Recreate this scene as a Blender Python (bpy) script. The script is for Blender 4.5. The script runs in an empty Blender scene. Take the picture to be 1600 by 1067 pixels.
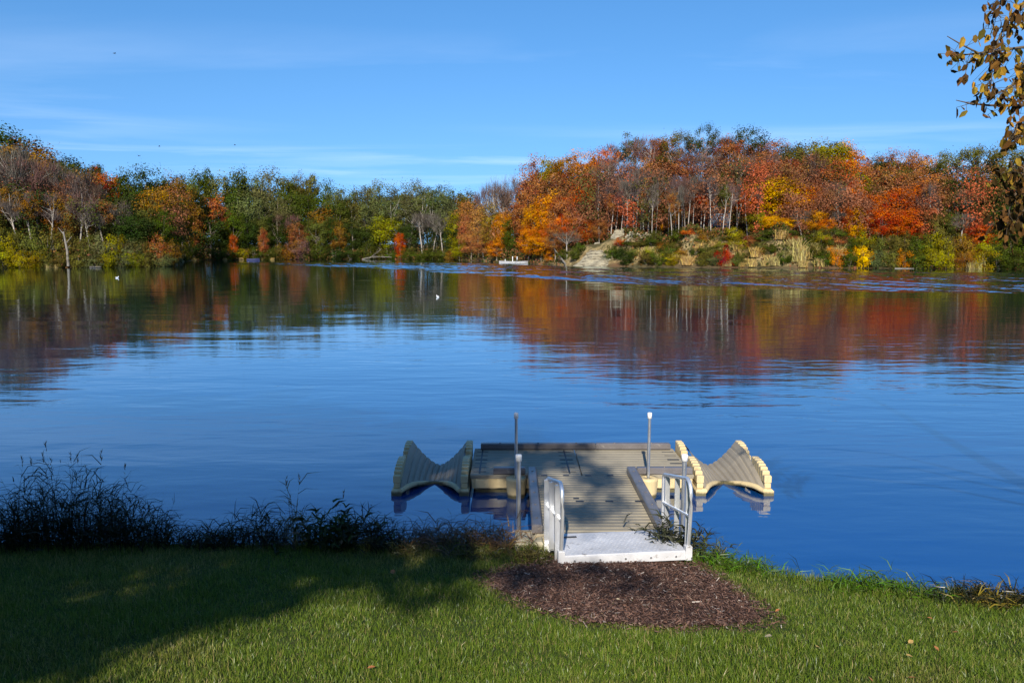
import bpy, math, random
import numpy as np
from mathutils import Vector, Matrix

scn = bpy.context.scene
COL = scn.collection
R = math.radians

# ------------------------------------------------------------------ camera
F = 1256.0                       # focal length in pixels of a 1600 px wide picture
PITCH = math.atan(143.5 / F)
CAM_H = 3.26                     # eye height above the lake
cd = bpy.data.cameras.new('camera')
cd.sensor_width = 36.0
cd.lens = F / 1600.0 * 36.0
cd.clip_end = 6000.0
cd.clip_start = 0.05
cam = bpy.data.objects.new('camera', cd)
COL.objects.link(cam)
cam.location = (0, 0, CAM_H)
cam.rotation_euler = (R(90) - PITCH, 0, 0)
scn.camera = cam

# ------------------------------------------------------------------ sun, sky, exposure
SUN_EL, SUN_AZ = R(32), R(6.4)   # sun behind the camera, a touch to the left
sun_dir = Vector((math.sin(SUN_AZ) * math.cos(SUN_EL), math.cos(SUN_AZ) * math.cos(SUN_EL), -math.sin(SUN_EL)))
ld = bpy.data.lights.new('sun', 'SUN')
ld.energy = 5.0
ld.angle = R(0.53)
ld.color = (1.0, 0.93, 0.82)
lo = bpy.data.objects.new('sun', ld)
COL.objects.link(lo)
lo.rotation_euler = sun_dir.to_track_quat('-Z', 'Y').to_euler()
lo.location = (0, -30, 40)

scn.view_settings.view_transform = 'Standard'
scn.view_settings.look = 'None'
scn.view_settings.gamma = 1.0
scn.view_settings.use_curve_mapping = False
scn.view_settings.exposure = 0.60

w = bpy.data.worlds.new('World')
scn.world = w
w.use_nodes = True
nt = w.node_tree
for n in list(nt.nodes):
    nt.nodes.remove(n)


class NT:
    """small helper around a node tree"""
    def __init__(s, t): s.t = t
    def n(s, typ, **kw):
        nd = s.t.nodes.new(typ)
        for k, v in kw.items():
            if k.startswith('i_'):
                key = k[2:]
                key = int(key) if key.isdigit() else key.replace('_', ' ')
                if isinstance(v, bpy.types.NodeSocket):
                    s.t.links.new(v, nd.inputs[key])
                else:
                    nd.inputs[key].default_value = v
            else:
                setattr(nd, k, v)
        return nd
    def math(s, op, a, b=0.0, c=0.0, clamp=False):
        nd = s.t.nodes.new('ShaderNodeMath'); nd.operation = op; nd.use_clamp = clamp
        for i, v in enumerate((a, b, c)):
            if isinstance(v, bpy.types.NodeSocket): s.t.links.new(v, nd.inputs[i])
            else: nd.inputs[i].default_value = v
        return nd.outputs[0]
    def mix(s, f, a, b, blend='MIX'):
        nd = s.t.nodes.new('ShaderNodeMix'); nd.data_type = 'RGBA'; nd.blend_type = blend
        for key, v in ((0, f), (6, a), (7, b)):
            if isinstance(v, bpy.types.NodeSocket): s.t.links.new(v, nd.inputs[key])
            else: nd.inputs[key].default_value = v if key == 0 else ((*v, 1.0) if len(v) == 3 else v)
        return nd.outputs[2]
    def ramp(s, f, stops, interp='LINEAR'):
        nd = s.t.nodes.new('ShaderNodeValToRGB'); s.t.links.new(f, nd.inputs[0])
        cr = nd.color_ramp; cr.interpolation = interp
        while len(cr.elements) < len(stops): cr.elements.new(0.5)
        for e, (p, c) in zip(cr.elements, stops):
            e.position = p
            e.color = (*c, 1.0) if not isinstance(c, (int, float)) else (c, c, c, 1.0)
        return nd.outputs[0]
    def noise(s, vec, scale, detail=3.0, rough=0.55, dist=0.0):
        nd = s.t.nodes.new('ShaderNodeTexNoise')
        if vec is not None: s.t.links.new(vec, nd.inputs['Vector'])
        nd.inputs['Scale'].default_value = scale; nd.inputs['Detail'].default_value = detail
        nd.inputs['Roughness'].default_value = rough; nd.inputs['Distortion'].default_value = dist
        return nd.outputs[0]
    def mapping(s, vec, scale=(1, 1, 1), rot=(0, 0, 0), loc=(0, 0, 0)):
        nd = s.t.nodes.new('ShaderNodeMapping'); s.t.links.new(vec, nd.inputs[0])
        nd.inputs['Scale'].default_value = scale; nd.inputs['Rotation'].default_value = rot
        nd.inputs['Location'].default_value = loc
        return nd.outputs[0]
    def link(s, a, b): s.t.links.new(a, b)


W = NT(nt)
sky = W.n('ShaderNodeTexSky')
sky.sky_type = 'NISHITA'
sky.sun_disc = False
sky.sun_elevation = SUN_EL
sky.sun_rotation = R(180) + SUN_AZ
sky.altitude = 250.0
sky.air_density = 1.0
sky.dust_density = 0.3
sky.ozone_density = 2.0
tcs = W.n('ShaderNodeTexCoord')
sps = W.n('ShaderNodeSeparateXYZ', i_0=tcs.outputs['Generated'])
zz = W.math('ADD', W.math('MULTIPLY', W.math('MAXIMUM', sps.outputs[2], 0.0), 0.83), 0.165)   # clear dry air: no yellow band at the horizon
cbs = W.n('ShaderNodeCombineXYZ', i_0=sps.outputs[0], i_1=sps.outputs[1], i_2=zz)
nrm = W.n('ShaderNodeVectorMath', operation='NORMALIZE', i_0=cbs.outputs[0])
W.link(nrm.outputs[0], sky.inputs[0])
hs = W.n('ShaderNodeHueSaturation', i_Hue=0.502, i_Saturation=1.31, i_Value=1.0, i_Color=sky.outputs[0])
# thin cirrus streaks in the sky itself, laid out on a flat cloud deck high above
tc = W.n('ShaderNodeTexCoord')
sep = W.n('ShaderNodeSeparateXYZ', i_0=tc.outputs['Generated'])
zc = W.math('MAXIMUM', sep.outputs[2], 0.03)
cmb = W.n('ShaderNodeCombineXYZ', i_0=W.math('DIVIDE', sep.outputs[0], zc), i_1=W.math('DIVIDE', sep.outputs[1], zc), i_2=0.0)
c1 = W.noise(W.mapping(cmb.outputs[0], (0.28, 0.62, 1), (0, 0, R(-14)), (1.7, 0.4, 0)), 1.0, 6.0, 0.55, 0.5)
c2 = W.noise(W.mapping(cmb.outputs[0], (0.12, 0.25, 1), (0, 0, R(-8)), (3.1, 5.2, 0)), 1.0, 2.0, 0.5, 0.0)
cl = W.math('MULTIPLY', W.math('SUBTRACT', c1, 0.47), 2.6, clamp=True)
cl = W.math('MULTIPLY', cl, W.math('MULTIPLY', W.math('SUBTRACT', c2, 0.44), 5.0, clamp=True))
low = W.n('ShaderNodeMapRange', i_0=sep.outputs[2], i_1=0.18, i_2=0.255, i_3=1.0, i_4=0.02)
cl = W.math('MULTIPLY', cl, W.math('MULTIPLY', low.outputs[0], 0.42), clamp=True)
skyc = W.mix(cl, hs.outputs[0], (7.0, 7.9, 9.2))
bg = W.n('ShaderNodeBackground', i_Strength=0.122, i_Color=skyc)
out = W.n('ShaderNodeOutputWorld')
W.link(bg.outputs[0], out.inputs[0])

rng = np.random.default_rng(11)
random.seed(11)
cP, sP = math.cos(PITCH), math.sin(PITCH)


# ------------------------------------------------------------------ helpers
def ground_at(px, py, z):
    """point of the horizontal plane z seen at photo pixel px,py (used to take measurements off the photo)"""
    a = (px - 800) / F; b = (533.5 - py) / F
    d = (a, cP + b * sP, -sP + b * cP)
    t = (z - CAM_H) / d[2]
    return d[0] * t, d[1] * t


def point_at(px, py, Y):
    a = (px - 800) / F; b = (533.5 - py) / F
    t = Y / (cP + b * sP)
    return Vector((a * t, Y, CAM_H + t * (-sP + b * cP)))


def tag(o, label=None, cat=None, group=None, kind=None):
    if label: o['label'] = label
    if cat: o['category'] = cat
    if group: o['group'] = group
    if kind: o['kind'] = kind
    return o


def empty(name, loc=(0, 0, 0), rz=0.0):
    o = bpy.data.objects.new(name, None)
    o.empty_display_size = 0.3
    COL.objects.link(o)
    o.location = loc
    o.rotation_euler = (0, 0, rz)
    return o


def link_mesh(name, me, parent=None):
    o = bpy.data.objects.new(name, me)
    COL.objects.link(o)
    if parent: o.parent = parent
    return o


def np_mesh(name, verts, faces, mat=None, attrs=None, smooth=False):
    """verts (N,3), faces (M,k) all with k corners; attrs: per-face float arrays"""
    verts = np.asarray(verts, np.float32).reshape(-1, 3)
    faces = np.asarray(faces, np.int32)
    m, k = faces.shape
    me = bpy.data.meshes.new(name)
    me.vertices.add(len(verts)); me.vertices.foreach_set('co', verts.ravel())
    me.loops.add(m * k); me.loops.foreach_set('vertex_index', faces.ravel())
    me.polygons.add(m)
    me.polygons.foreach_set('loop_start', np.arange(0, m * k, k, dtype=np.int32))
    me.polygons.foreach_set('loop_total', np.full(m, k, np.int32))
    if smooth: me.polygons.foreach_set('use_smooth', np.ones(m, bool))
    for an, arr in (attrs or {}).items():
        at = me.attributes.new(an, 'FLOAT', 'FACE')
        at.data.foreach_set('value', np.asarray(arr, np.float32))
    me.update(calc_edges=True)
    if mat: me.materials.append(mat)
    return me


class MB:
    """collects boxes, tubes and sheets into one mesh"""
    def __init__(s): s.v = []; s.f = []; s.sm = []
    def add(s, vs, fs, smooth=False):
        b = len(s.v); s.v += [tuple(v) for v in vs]
        s.f += [tuple(i + b for i in f) for f in fs]; s.sm += [smooth] * len(fs)
    def box(s, x0, x1, y0, y1, z0, z1, bev=0.0, M=None):
        b = bev
        if b <= 0:
            vs = [(x, y, z) for z in (z0, z1) for y in (y0, y1) for x in (x0, x1)]
            fs = [(0, 2, 3, 1), (4, 5, 7, 6), (0, 1, 5, 4), (2, 6, 7, 3), (0, 4, 6, 2), (1, 3, 7, 5)]
        else:
            vs, fs = [], []
            ring = lambda ix, iy, z: [(x0 + ix, y0 + iy, z), (x1 - ix, y0 + iy, z), (x1 - ix, y1 - iy, z), (x0 + ix, y1 - iy, z)]
            for (i, z) in ((b, z0), (0, z0 + b), (0, z1 - b), (b, z1)): vs += ring(i, i, z)
            fs.append((3, 2, 1, 0)); fs.append((12, 13, 14, 15))
            for k in range(3):
                for j in range(4):
                    a = k * 4 + j; c = k * 4 + (j + 1) % 4
                    fs.append((a, c, c + 4, a + 4))
        if M is not None: vs = [M @ Vector(v) for v in vs]
        s.add(vs, fs)
    def tube(s, pts, rad, n=8, cap=True):
        pts = [Vector(p) for p in pts]
        if not hasattr(rad, '__len__'): rad = [rad] * len(pts)
        vs, fs = [], []
        up = Vector((0.013, 0.021, 1)).normalized()
        for i, p in enumerate(pts):
            d = (pts[min(i + 1, len(pts) - 1)] - pts[max(i - 1, 0)]).normalized()
            u = d.cross(up)
            if u.length < 1e-3: u = d.cross(Vector((1, 0, 0)))
            u.normalize(); v = d.cross(u)
            for k in range(n):
                a = 2 * math.pi * k / n
                vs.append(p + (u * math.cos(a) + v * math.sin(a)) * rad[i])
        for i in range(len(pts) - 1):
            for k in range(n):
                a = i * n + k; b = i * n + (k + 1) % n
                fs.append((a, a + n, b + n, b))
        s.add(vs, fs, True)
        if cap:
            s.add([vs[k] for k in range(n)], [tuple(range(n))])
            s.add([vs[(len(pts) - 1) * n + k] for k in range(n)], [tuple(reversed(range(n)))])
    def lathe(s, prof, c=(0, 0, 0), n=20):
        vs, fs = [], []
        for (r, z) in prof:
            for k in range(n):
                a = 2 * math.pi * k / n
                vs.append((c[0] + r * math.cos(a), c[1] + r * math.sin(a), c[2] + z))
        for i in range(len(prof) - 1):
            for k in range(n):
                a = i * n + k; b = i * n + (k + 1) % n
                fs.append((a, b, b + n, a + n))
        s.add(vs, fs, True)
    def mesh(s, name, mat):
        me = bpy.data.meshes.new(name)
        me.from_pydata(s.v, [], s.f)
        me.polygons.foreach_set('use_smooth', s.sm)
        me.update()
        if mat: me.materials.append(mat)
        return me
    def build(s, name, mat, parent=None):
        return link_mesh(name, s.mesh(name, mat), parent)


# ------------------------------------------------------------------ materials
def new_mat(name):
    m = bpy.data.materials.new(name); m.use_nodes = True
    t = m.node_tree
    for n in list(t.nodes): t.nodes.remove(n)
    return m, NT(t)


def finish(N, shader):
    o = N.n('ShaderNodeOutputMaterial'); N.link(shader, o.inputs[0])


def principled(N, color, rough=0.6, metal=0.0, bump=None, bstr=0.3, bdist=0.02, spec=0.5):
    p = N.n('ShaderNodeBsdfPrincipled')
    if isinstance(color, bpy.types.NodeSocket): N.link(color, p.inputs['Base Color'])
    else: p.inputs['Base Color'].default_value = (*color, 1)
    if isinstance(rough, bpy.types.NodeSocket): N.link(rough, p.inputs['Roughness'])
    else: p.inputs['Roughness'].default_value = rough
    p.inputs['Metallic'].default_value = metal
    p.inputs['Specular IOR Level'].default_value = spec
    if bump is not None:
        b = N.n('ShaderNodeBump', i_Strength=bstr, i_Distance=bdist, i_Height=bump)
        N.link(b.outputs[0], p.inputs['Normal'])
    return p.outputs[0]


def simple_mat(name, c, rough=0.6, metal=0.0, vary=0.25, scale=6.0, spec=0.5, stain=None, bstr=0.15):
    m, N = new_mat(name)
    tc = N.n('ShaderNodeTexCoord').outputs['Object']
    n1 = N.noise(tc, scale, 5.0, 0.6)
    dark = tuple(x * (1 - vary) for x in c); lite = tuple(min(1, x * (1 + vary)) for x in c)
    col = N.ramp(n1, [(0.3, dark), (0.7, lite)])
    if stain:
        n2 = N.noise(tc, stain[1], 6.0, 0.7)
        col = N.mix(N.math('MULTIPLY', N.math('SUBTRACT', n2, stain[2]), 9.0, clamp=True), col, stain[0])
    finish(N, principled(N, col, rough, metal, N.noise(tc, scale * 8, 3), bstr, 0.01, spec))
    return m


def leaf_mat(name, trans=0.3, gloss=0.0, use_obj=True, col=(0.1, 0.2, 0.03), alt=None, hue=0.04):
    """foliage: object colour times random variation of each leaf and each leaf clump"""
    m, N = new_mat(name)
    rnd = N.n('ShaderNodeAttribute', attribute_name='rnd').outputs['Fac']
    clp = N.n('ShaderNodeAttribute', attribute_name='clump').outputs['Fac']
    if use_obj:
        base = N.n('ShaderNodeObjectInfo').outputs['Color']
    else:
        base = N.n('ShaderNodeRGB').outputs[0]; base.default_value = (*col, 1)
    if alt is not None:
        base = N.mix(N.math('GREATER_THAN', N.math('FRACT', N.math('MULTIPLY', rnd, 7.31)), alt[1]), base, alt[0])
    h = N.n('ShaderNodeHueSaturation', i_Color=base,
            i_Hue=N.math('ADD', 0.5, N.math('MULTIPLY', N.math('SUBTRACT', clp, 0.5), hue)),
            i_Saturation=N.math('ADD', 0.98, N.math('MULTIPLY', rnd, 0.24)),
            i_Value=N.math('MULTIPLY', N.math('ADD', 0.74, N.math('MULTIPLY', rnd, 0.52)),
                           N.math('ADD', 0.62, N.math('MULTIPLY', clp, 0.76)))).outputs[0]
    d = N.n('ShaderNodeBsdfDiffuse', i_Color=h)
    t = N.n('ShaderNodeBsdfTranslucent', i_Color=h)
    mx = N.n('ShaderNodeMixShader', i_0=trans)
    N.link(d.outputs[0], mx.inputs[1]); N.link(t.outputs[0], mx.inputs[2])
    sh = mx.outputs[0]
    if gloss > 0:
        g = N.n('ShaderNodeBsdfGlossy', i_Roughness=0.35, i_Color=(1, 1, 1, 1))
        m2 = N.n('ShaderNodeMixShader', i_0=gloss)
        N.link(sh, m2.inputs[1]); N.link(g.outputs[0], m2.inputs[2]); sh = m2.outputs[0]
    finish(N, sh)
    return m


M_LEAF = leaf_mat('foliage', 0.22)
M_TWIG = simple_mat('twigs', (0.23, 0.19, 0.18), 0.9, vary=0.2)
M_BARK = None


def obj_color_mat(name, rough=0.85, vary=0.3, scale=3.0):
    m, N = new_mat(name)
    base = N.n('ShaderNodeObjectInfo').outputs['Color']
    tc = N.n('ShaderNodeTexCoord').outputs['Object']
    n = N.noise(N.mapping(tc, (scale * 6, scale * 6, scale)), 4.0, 5, 0.6)
    v = N.math('ADD', 1 - vary, N.math('MULTIPLY', n, 2 * vary))
    h = N.n('ShaderNodeHueSaturation', i_Color=base, i_Value=v).outputs[0]
    finish(N, principled(N, h, rough, 0, n, 0.3, 0.01, 0.2))
    return m


M_BARK = obj_color_mat('bark')


# ------------------------------------------------------------------ lake water
def water_material():
    m, N = new_mat('lake_water')
    geo = N.n('ShaderNodeNewGeometry').outputs['Position']
    Y = N.n('ShaderNodeSeparateXYZ', i_0=geo).outputs[1]
    # small wind ripples, crests running roughly across the view, long in x
    n1 = N.noise(N.mapping(geo, (0.55, 1.5, 1), (0, 0, R(7))), 1.0, 2.0, 0.5, 0.3)
    n2 = N.noise(N.mapping(geo, (1.6, 4.2, 1), (0, 0, R(-9))), 1.0, 3.0, 0.55, 0.2)
    n3 = N.noise(N.mapping(geo, (0.10, 0.24, 1), (0, 0, R(4))), 1.0, 2.0, 0.5)
    # patchiness of the breeze
    pch = N.noise(N.mapping(geo, (0.03, 0.07, 1), (0, 0, R(5)), (3.0, 1.0, 0)), 1.0, 3.0, 0.55)
    patch = N.math('ADD', 0.40, N.math('MULTIPLY', N.math('SUBTRACT', pch, 0.35), 3.2, clamp=True))
    near = N.n('ShaderNodeMapRange', i_0=Y, i_1=8.0, i_2=60.0, i_3=1.25, i_4=0.55)
    h = N.math('ADD', N.math('MULTIPLY', n1, 0.012), N.math('MULTIPLY', n2, 0.0026))
    h = N.math('MULTIPLY', h, N.math('MULTIPLY', patch, near.outputs[0]))
    h = N.math('ADD', h, N.math('MULTIPLY', n3, 0.03))
    bp = N.n('ShaderNodeBump', i_Strength=1.0, i_Distance=1.0, i_Height=h)
    lw = N.n('ShaderNodeLayerWeight', i_Blend=0.5, i_Normal=bp.outputs[0])
    cosv = N.math('SUBTRACT', 1.0, lw.outputs['Facing'])
    refl = N.math('ADD', 0.02, N.math('MULTIPLY', N.math('POWER', lw.outputs['Facing'], 3.3), 0.98))
    deep = N.math('POWER', N.math('MULTIPLY', cosv, 3.0, clamp=True), 1.35)      # light scattered back out of the water body
    body = N.mix(deep, (0.0, 0.002, 0.006), (0.002, 0.046, 0.185))
    d = N.n('ShaderNodeBsdfDiffuse', i_Color=body, i_Normal=bp.outputs[0])
    g = N.n('ShaderNodeBsdfGlossy', i_Roughness=0.03, i_Color=(0.86, 0.95, 1, 1), i_Normal=bp.outputs[0])
    mx = N.n('ShaderNodeMixShader', i_0=refl)
    N.link(d.outputs[0], mx.inputs[1]); N.link(g.outputs[0], mx.inputs[2])
    finish(N, mx.outputs[0])
    return m


def smooth(a, b, x):
    t = np.clip((x - a) / (b - a), 0, 1)
    return t * t * (3 - 2 * t)


def vnoise(x, y, s, seed=0):
    """cheap smooth value noise on arrays"""
    x = np.asarray(x, float) * s + seed * 17.3; y = np.asarray(y, float) * s + seed * 9.1
    xi, yi = np.floor(x), np.floor(y); fx, fy = x - xi, y - yi
    fx = fx * fx * (3 - 2 * fx); fy = fy * fy * (3 - 2 * fy)
    hsh = lambda a, b: np.modf(np.abs(np.sin(a * 127.1 + b * 311.7 + seed * 3.7) * 43758.5453))[0]
    return (hsh(xi, yi) * (1 - fx) + hsh(xi + 1, yi) * fx) * (1 - fy) + (hsh(xi, yi + 1) * (1 - fx) + hsh(xi + 1, yi + 1) * fx) * fy


# the lake: flat, with real wavelets where a band of wind ruffles it from far left to nearer right
lx, ly = np.arange(-120, 120.1, 0.46), np.arange(44, 232, 0.31)
LX, LY = np.meshgrid(lx, ly)
BU = [(-86, 205), (-36, 203), (-7, 199), (10, 158), (33, 138), (58, 126), (85, 104), (130, 88)]     # far edge of the ruffled band: x, y
BL = [(-80, 196), (-28, 146), (-4, 102), (7, 83), (13, 73), (27, 62), (42, 57), (80, 48)]            # near edge
up = np.interp(LX, [b[0] for b in BU], [b[1] for b in BU]); lw_ = np.interp(LX, [b[0] for b in BL], [b[1] for b in BL])
wob = 9 * (vnoise(LX, LY, 0.03, 31) - 0.5)
msk = smooth(0, 7, up + wob * .6 - LY) * smooth(0, 7, LY - lw_ - wob * .5) * smooth(-78, -40, LX)
strk = vnoise(LX * 0.012, LY * 0.11, 1.0, 33) * 0.6 + vnoise(LX * 0.03, LY * 0.3, 1.0, 35) * 0.4
msk = msk * (0.40 + 0.60 * smooth(0.28, 0.46, strk))
thin = smooth(0, 1.5, LY - 84 - LX * 0.12 + wob * .3) * smooth(0, 1.5, 91 - LY + LX * 0.12 - wob * .3) * smooth(-34, -18, LX) * smooth(6, -2, LX) * smooth(.4, .6, vnoise(LX * .05, LY * .5, 1.0, 37))
msk = np.maximum(msk, 0.16 * thin)
gw_ = np.random.default_rng(3)
LZ = np.zeros_like(LX)
for i in range(26):
    lam = gw_.uniform(0.9, 1.6); an = gw_.normal(R(90), R(24)); kk = 2 * np.pi / lam
    LZ += 0.048 * lam / (2 * np.pi) * np.sin(kk * (np.cos(an) * LX + np.sin(an) * LY) + gw_.uniform(0, 6.28))
LZ *= msk * (0.95 - 0.28 * smooth(-5, 30, LX))
edge = np.zeros_like(LX, bool); edge[0, :] = edge[-1, :] = edge[:, 0] = edge[:, -1] = True
LZ[edge] = 0
nxl, nyl = len(lx), len(ly)
ii = np.arange(nxl * nyl).reshape(nyl, nxl)
fc = np.stack([ii[:-1, :-1], ii[:-1, 1:], ii[1:, 1:], ii[1:, :-1]], -1).reshape(-1, 4)
x0_, x1_, y0_, y1_ = lx[0], lx[-1], ly[0], ly[-1]
outer = []
for (a, b, c, d) in ((-900, 900, 6.0, y0_), (-900, x0_, y0_, y1_), (x1_, 900, y0_, y1_), (-900, 900, y1_, 900)):
    outer += [(a, c, 0), (b, c, 0), (b, d, 0), (a, d, 0)]
vv = np.concatenate([np.stack([LX, LY, LZ], -1).reshape(-1, 3), np.array(outer)])
ff = np.concatenate([fc, nxl * nyl + np.arange(16).reshape(4, 4)])
tag(link_mesh('lake_water', np_mesh('lake_water', vv, ff, water_material(), smooth=True)), kind='structure')


# ------------------------------------------------------------------ near bank: lawn, mulch
SHX = np.array([-60, -8, -5.5, -1.4, 0.3, 1.3, 1.98, 2.53, 3.07, 4.66, 7.0, 60])
SHY = np.array([9.4, 8.5, 8.3, 8.25, 8.2, 8.0, 7.75, 7.38, 7.12, 6.75, 6.3, 4.8])


def shore_y(x):
    return np.interp(x, SHX, SHY) + 0.10 * (vnoise(x, np.zeros_like(np.asarray(x, float)), 2.1, 3) - 0.5)


def lawn_z(x, y):
    x = np.asarray(x, float); y = np.asarray(y, float)
    z = 0.28 + 0.168 * (7.5 - y)
    z = np.where(y < 0, 0.28 + 0.168 * 7.5 + (-y) * 0.06, z)
    e = shore_y(x) - y                     # metres to the water's edge
    cap = 0.13 + 0.17 * np.clip(e, -3, 80) # the lawn follows the shore where it bends
    k = smooth(3.5, 0.4, e) * 0.8
    z = z * (1 - k) + cap * k
    z = z + 0.05 * (vnoise(x, y, 0.8, 1) - 0.5) + 0.02 * (vnoise(x, y, 3.0, 2) - 0.5)
    z = np.where(e < 0.0, np.minimum(z, 0.10 + e * 2.2), z)
    return np.where(e < -0.5, -1.0 + 0 * z, z)


MUL = np.array([(-0.22, 6.95), (-0.2, 6.6), (0.0, 6.2), (0.25, 5.8), (0.6, 5.52), (1.0, 5.42), (1.45, 5.42), (1.75, 5.52), (1.88, 5.75),
                (1.9, 6.05), (1.88, 6.5), (1.84, 7.0), (1.82, 7.35), (1.5, 7.62), (0.9, 7.62), (0.4, 7.55), (0.0, 7.2)])


def in_poly(x, y, P):
    x = np.asarray(x); y = np.asarray(y); ins = np.zeros(x.shape, bool)
    n = len(P); j = n - 1
    for i in range(n):
        xi, yi = P[i]; xj, yj = P[j]
        cond = ((yi > y) != (yj > y)) & (x < (xj - xi) * (y - yi) / (yj - yi + 1e-12) + xi)
        ins ^= cond; j = i
    return ins


def lawn_material():
    m, N = new_mat('lawn_soil')
    tc = N.n('ShaderNodeNewGeometry').outputs['Position']
    n1 = N.noise(tc, 1.3, 4, 0.6); n2 = N.noise(tc, 40, 4, 0.7)
    col = N.ramp(n1, [(0.3, (0.030, 0.050, 0.010)), (0.7, (0.060, 0.075, 0.018))])
    col = N.mix(N.math('MULTIPLY', N.math('SUBTRACT', n2, 0.5), 3.0, clamp=True), col, (0.075, 0.06, 0.03))
    finish(N, principled(N, col, 0.95, 0, n2, 0.6, 0.03, 0.1))
    return m


gx = np.concatenate([np.linspace(-60, -8, 14)[:-1], np.linspace(-8, 8, 110), np.linspace(8, 60, 14)[1:]])
gy = np.concatenate([np.linspace(-60, 0, 20)[:-1], np.linspace(0, 9.8, 90)])
GX, GY = np.meshgrid(gx, gy)
GZ = lawn_z(GX, GY)
nx, ny = len(gx), len(gy)
idx = np.arange(nx * ny).reshape(ny, nx)
fc = np.stack([idx[:-1, :-1], idx[:-1, 1:], idx[1:, 1:], idx[1:, :-1]], -1).reshape(-1, 4)
lawn = link_mesh('lawn', np_mesh('lawn', np.stack([GX, GY, GZ], -1), fc, lawn_material(), smooth=True))
tag(lawn, kind='structure')


def mulch_material():
    m, N = new_mat('mulch_soil')
    tc = N.n('ShaderNodeNewGeometry').outputs['Position']
    n1 = N.noise(tc, 45, 5, 0.7); n2 = N.noise(tc, 2.5, 3, 0.5)
    col = N.ramp(n1, [(0.3, (0.030, 0.016, 0.012)), (0.62, (0.118, 0.062, 0.042)), (0.8, (0.19, 0.12, 0.095))])
    col = N.mix(N.math('MULTIPLY', n2, 0.5), col, (0.05, 0.028, 0.022))
    finish(N, principled(N, col, 0.95, 0, n1, 0.9, 0.03, 0.1))
    return m


# mulch bed: a thin sheet draped on the lawn inside its outline
mx_, my_ = np.meshgrid(np.linspace(-0.4, 2.3, 55), np.linspace(5.2, 7.8, 53))
jit = 0.14 * (vnoise(mx_, my_, 5.0, 5) - 0.5), 0.14 * (vnoise(mx_, my_, 5.0, 6) - 0.5)
ins = in_poly(mx_ + jit[0], my_ + jit[1], MUL)
mz_ = lawn_z(mx_, my_) + 0.012
ii = np.arange(mx_.size).reshape(mx_.shape)
q = np.stack([ii[:-1, :-1], ii[:-1, 1:], ii[1:, 1:], ii[1:, :-1]], -1)
keep = ins[:-1, :-1] & ins[:-1, 1:] & ins[1:, 1:] & ins[1:, :-1]
bed = link_mesh('mulch_bed', np_mesh('mulch_bed', np.stack([mx_, my_, mz_], -1), q[keep], mulch_material(), smooth=True))
tag(bed, kind='structure')


def in_mulch(x, y, grow=0.0):
    jx = 0.14 * (vnoise(x, y, 5.0, 5) - 0.5); jy = 0.14 * (vnoise(x, y, 5.0, 6) - 0.5)
    c = MUL.mean(0)
    P = c + (MUL - c) * (1 + grow)
    return in_poly(x + jx, y + jy, P)


# wood chips on the mulch
n = 30000
cx = rng.uniform(-0.55, 2.4, n); cy = rng.uniform(5.0, 7.75, n)
k = in_mulch(cx, cy, 0.03) | (in_mulch(cx, cy, 0.14) & (rng.uniform(0, 1, n) < 0.3)); cx, cy = cx[k], cy[k]; n = len(cx)
cz = lawn_z(cx, cy) + 0.018 + 0.014 * rng.uniform(0, 1, n) ** 2
a = rng.uniform(0, 2 * np.pi, n); L = rng.gamma(1.8, 0.0055, n) + 0.004; wd = rng.uniform(0.002, 0.0055, n)
u = np.stack([np.cos(a), np.sin(a), rng.normal(0, 0.25, n)], -1) * L[:, None]
v = np.stack([-np.sin(a), np.cos(a), rng.normal(0, 0.35, n)], -1) * wd[:, None]
c = np.stack([cx, cy, cz], -1)
V = np.stack([c - u - v, c + u - v * 0.6, c + u + v, c - u + v * 0.7], 1)
m, N = new_mat('wood_chips')
rn = N.n('ShaderNodeAttribute', attribute_name='rnd').outputs['Fac']
colr = N.ramp(rn, [(0.0, (0.030, 0.016, 0.012)), (0.55, (0.118, 0.062, 0.042)), (0.90, (0.165, 0.10, 0.078)), (0.975, (0.22, 0.16, 0.12)), (1.0, (0.48, 0.42, 0.36))])
finish(N, principled(N, colr, 0.9, spec=0.1))
chips = link_mesh('wood_chips', np_mesh('wood_chips', V.reshape(-1, 3), np.arange(n * 4).reshape(-1, 4), m, {'rnd': rng.uniform(0, 1, n)}))
tag(chips, 'small brown wood chips strewn over the mulch patch before the gangway', 'mulch', kind='stuff')


# grass blades
def grass_material():
    m, N = new_mat('grass_blades')
    rn = N.n('ShaderNodeAttribute', attribute_name='rnd').outputs['Fac']
    cp = N.n('ShaderNodeAttribute', attribute_name='clump').outputs['Fac']
    c1 = N.ramp(rn, [(0.0, (0.050, 0.088, 0.008)), (0.5, (0.112, 0.180, 0.014)), (0.86, (0.185, 0.235, 0.026)), (0.95, (0.26, 0.23, 0.07)), (1.0, (0.38, 0.30, 0.13))])
    c2 = N.ramp(rn, [(0.0, (0.070, 0.095, 0.012)), (0.4, (0.155, 0.185, 0.022)), (0.75, (0.24, 0.22, 0.05)), (1.0, (0.38, 0.29, 0.12))])
    col = N.mix(cp, c1, c2)
    d = N.n('ShaderNodeBsdfDiffuse', i_Color=col); t = N.n('ShaderNodeBsdfTranslucent', i_Color=col)
    g = N.n('ShaderNodeBsdfGlossy', i_Roughness=0.4, i_Color=(1, 1, 1, 1))
    mx = N.n('ShaderNodeMixShader', i_0=0.3); N.link(d.outputs[0], mx.inputs[1]); N.link(t.outputs[0], mx.inputs[2])
    m2 = N.n('ShaderNodeMixShader', i_0=0.025); N.link(mx.outputs[0], m2.inputs[1]); N.link(g.outputs[0], m2.inputs[2])
    finish(N, m2.outputs[0])
    return m


M_GRASS = grass_material()


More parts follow.
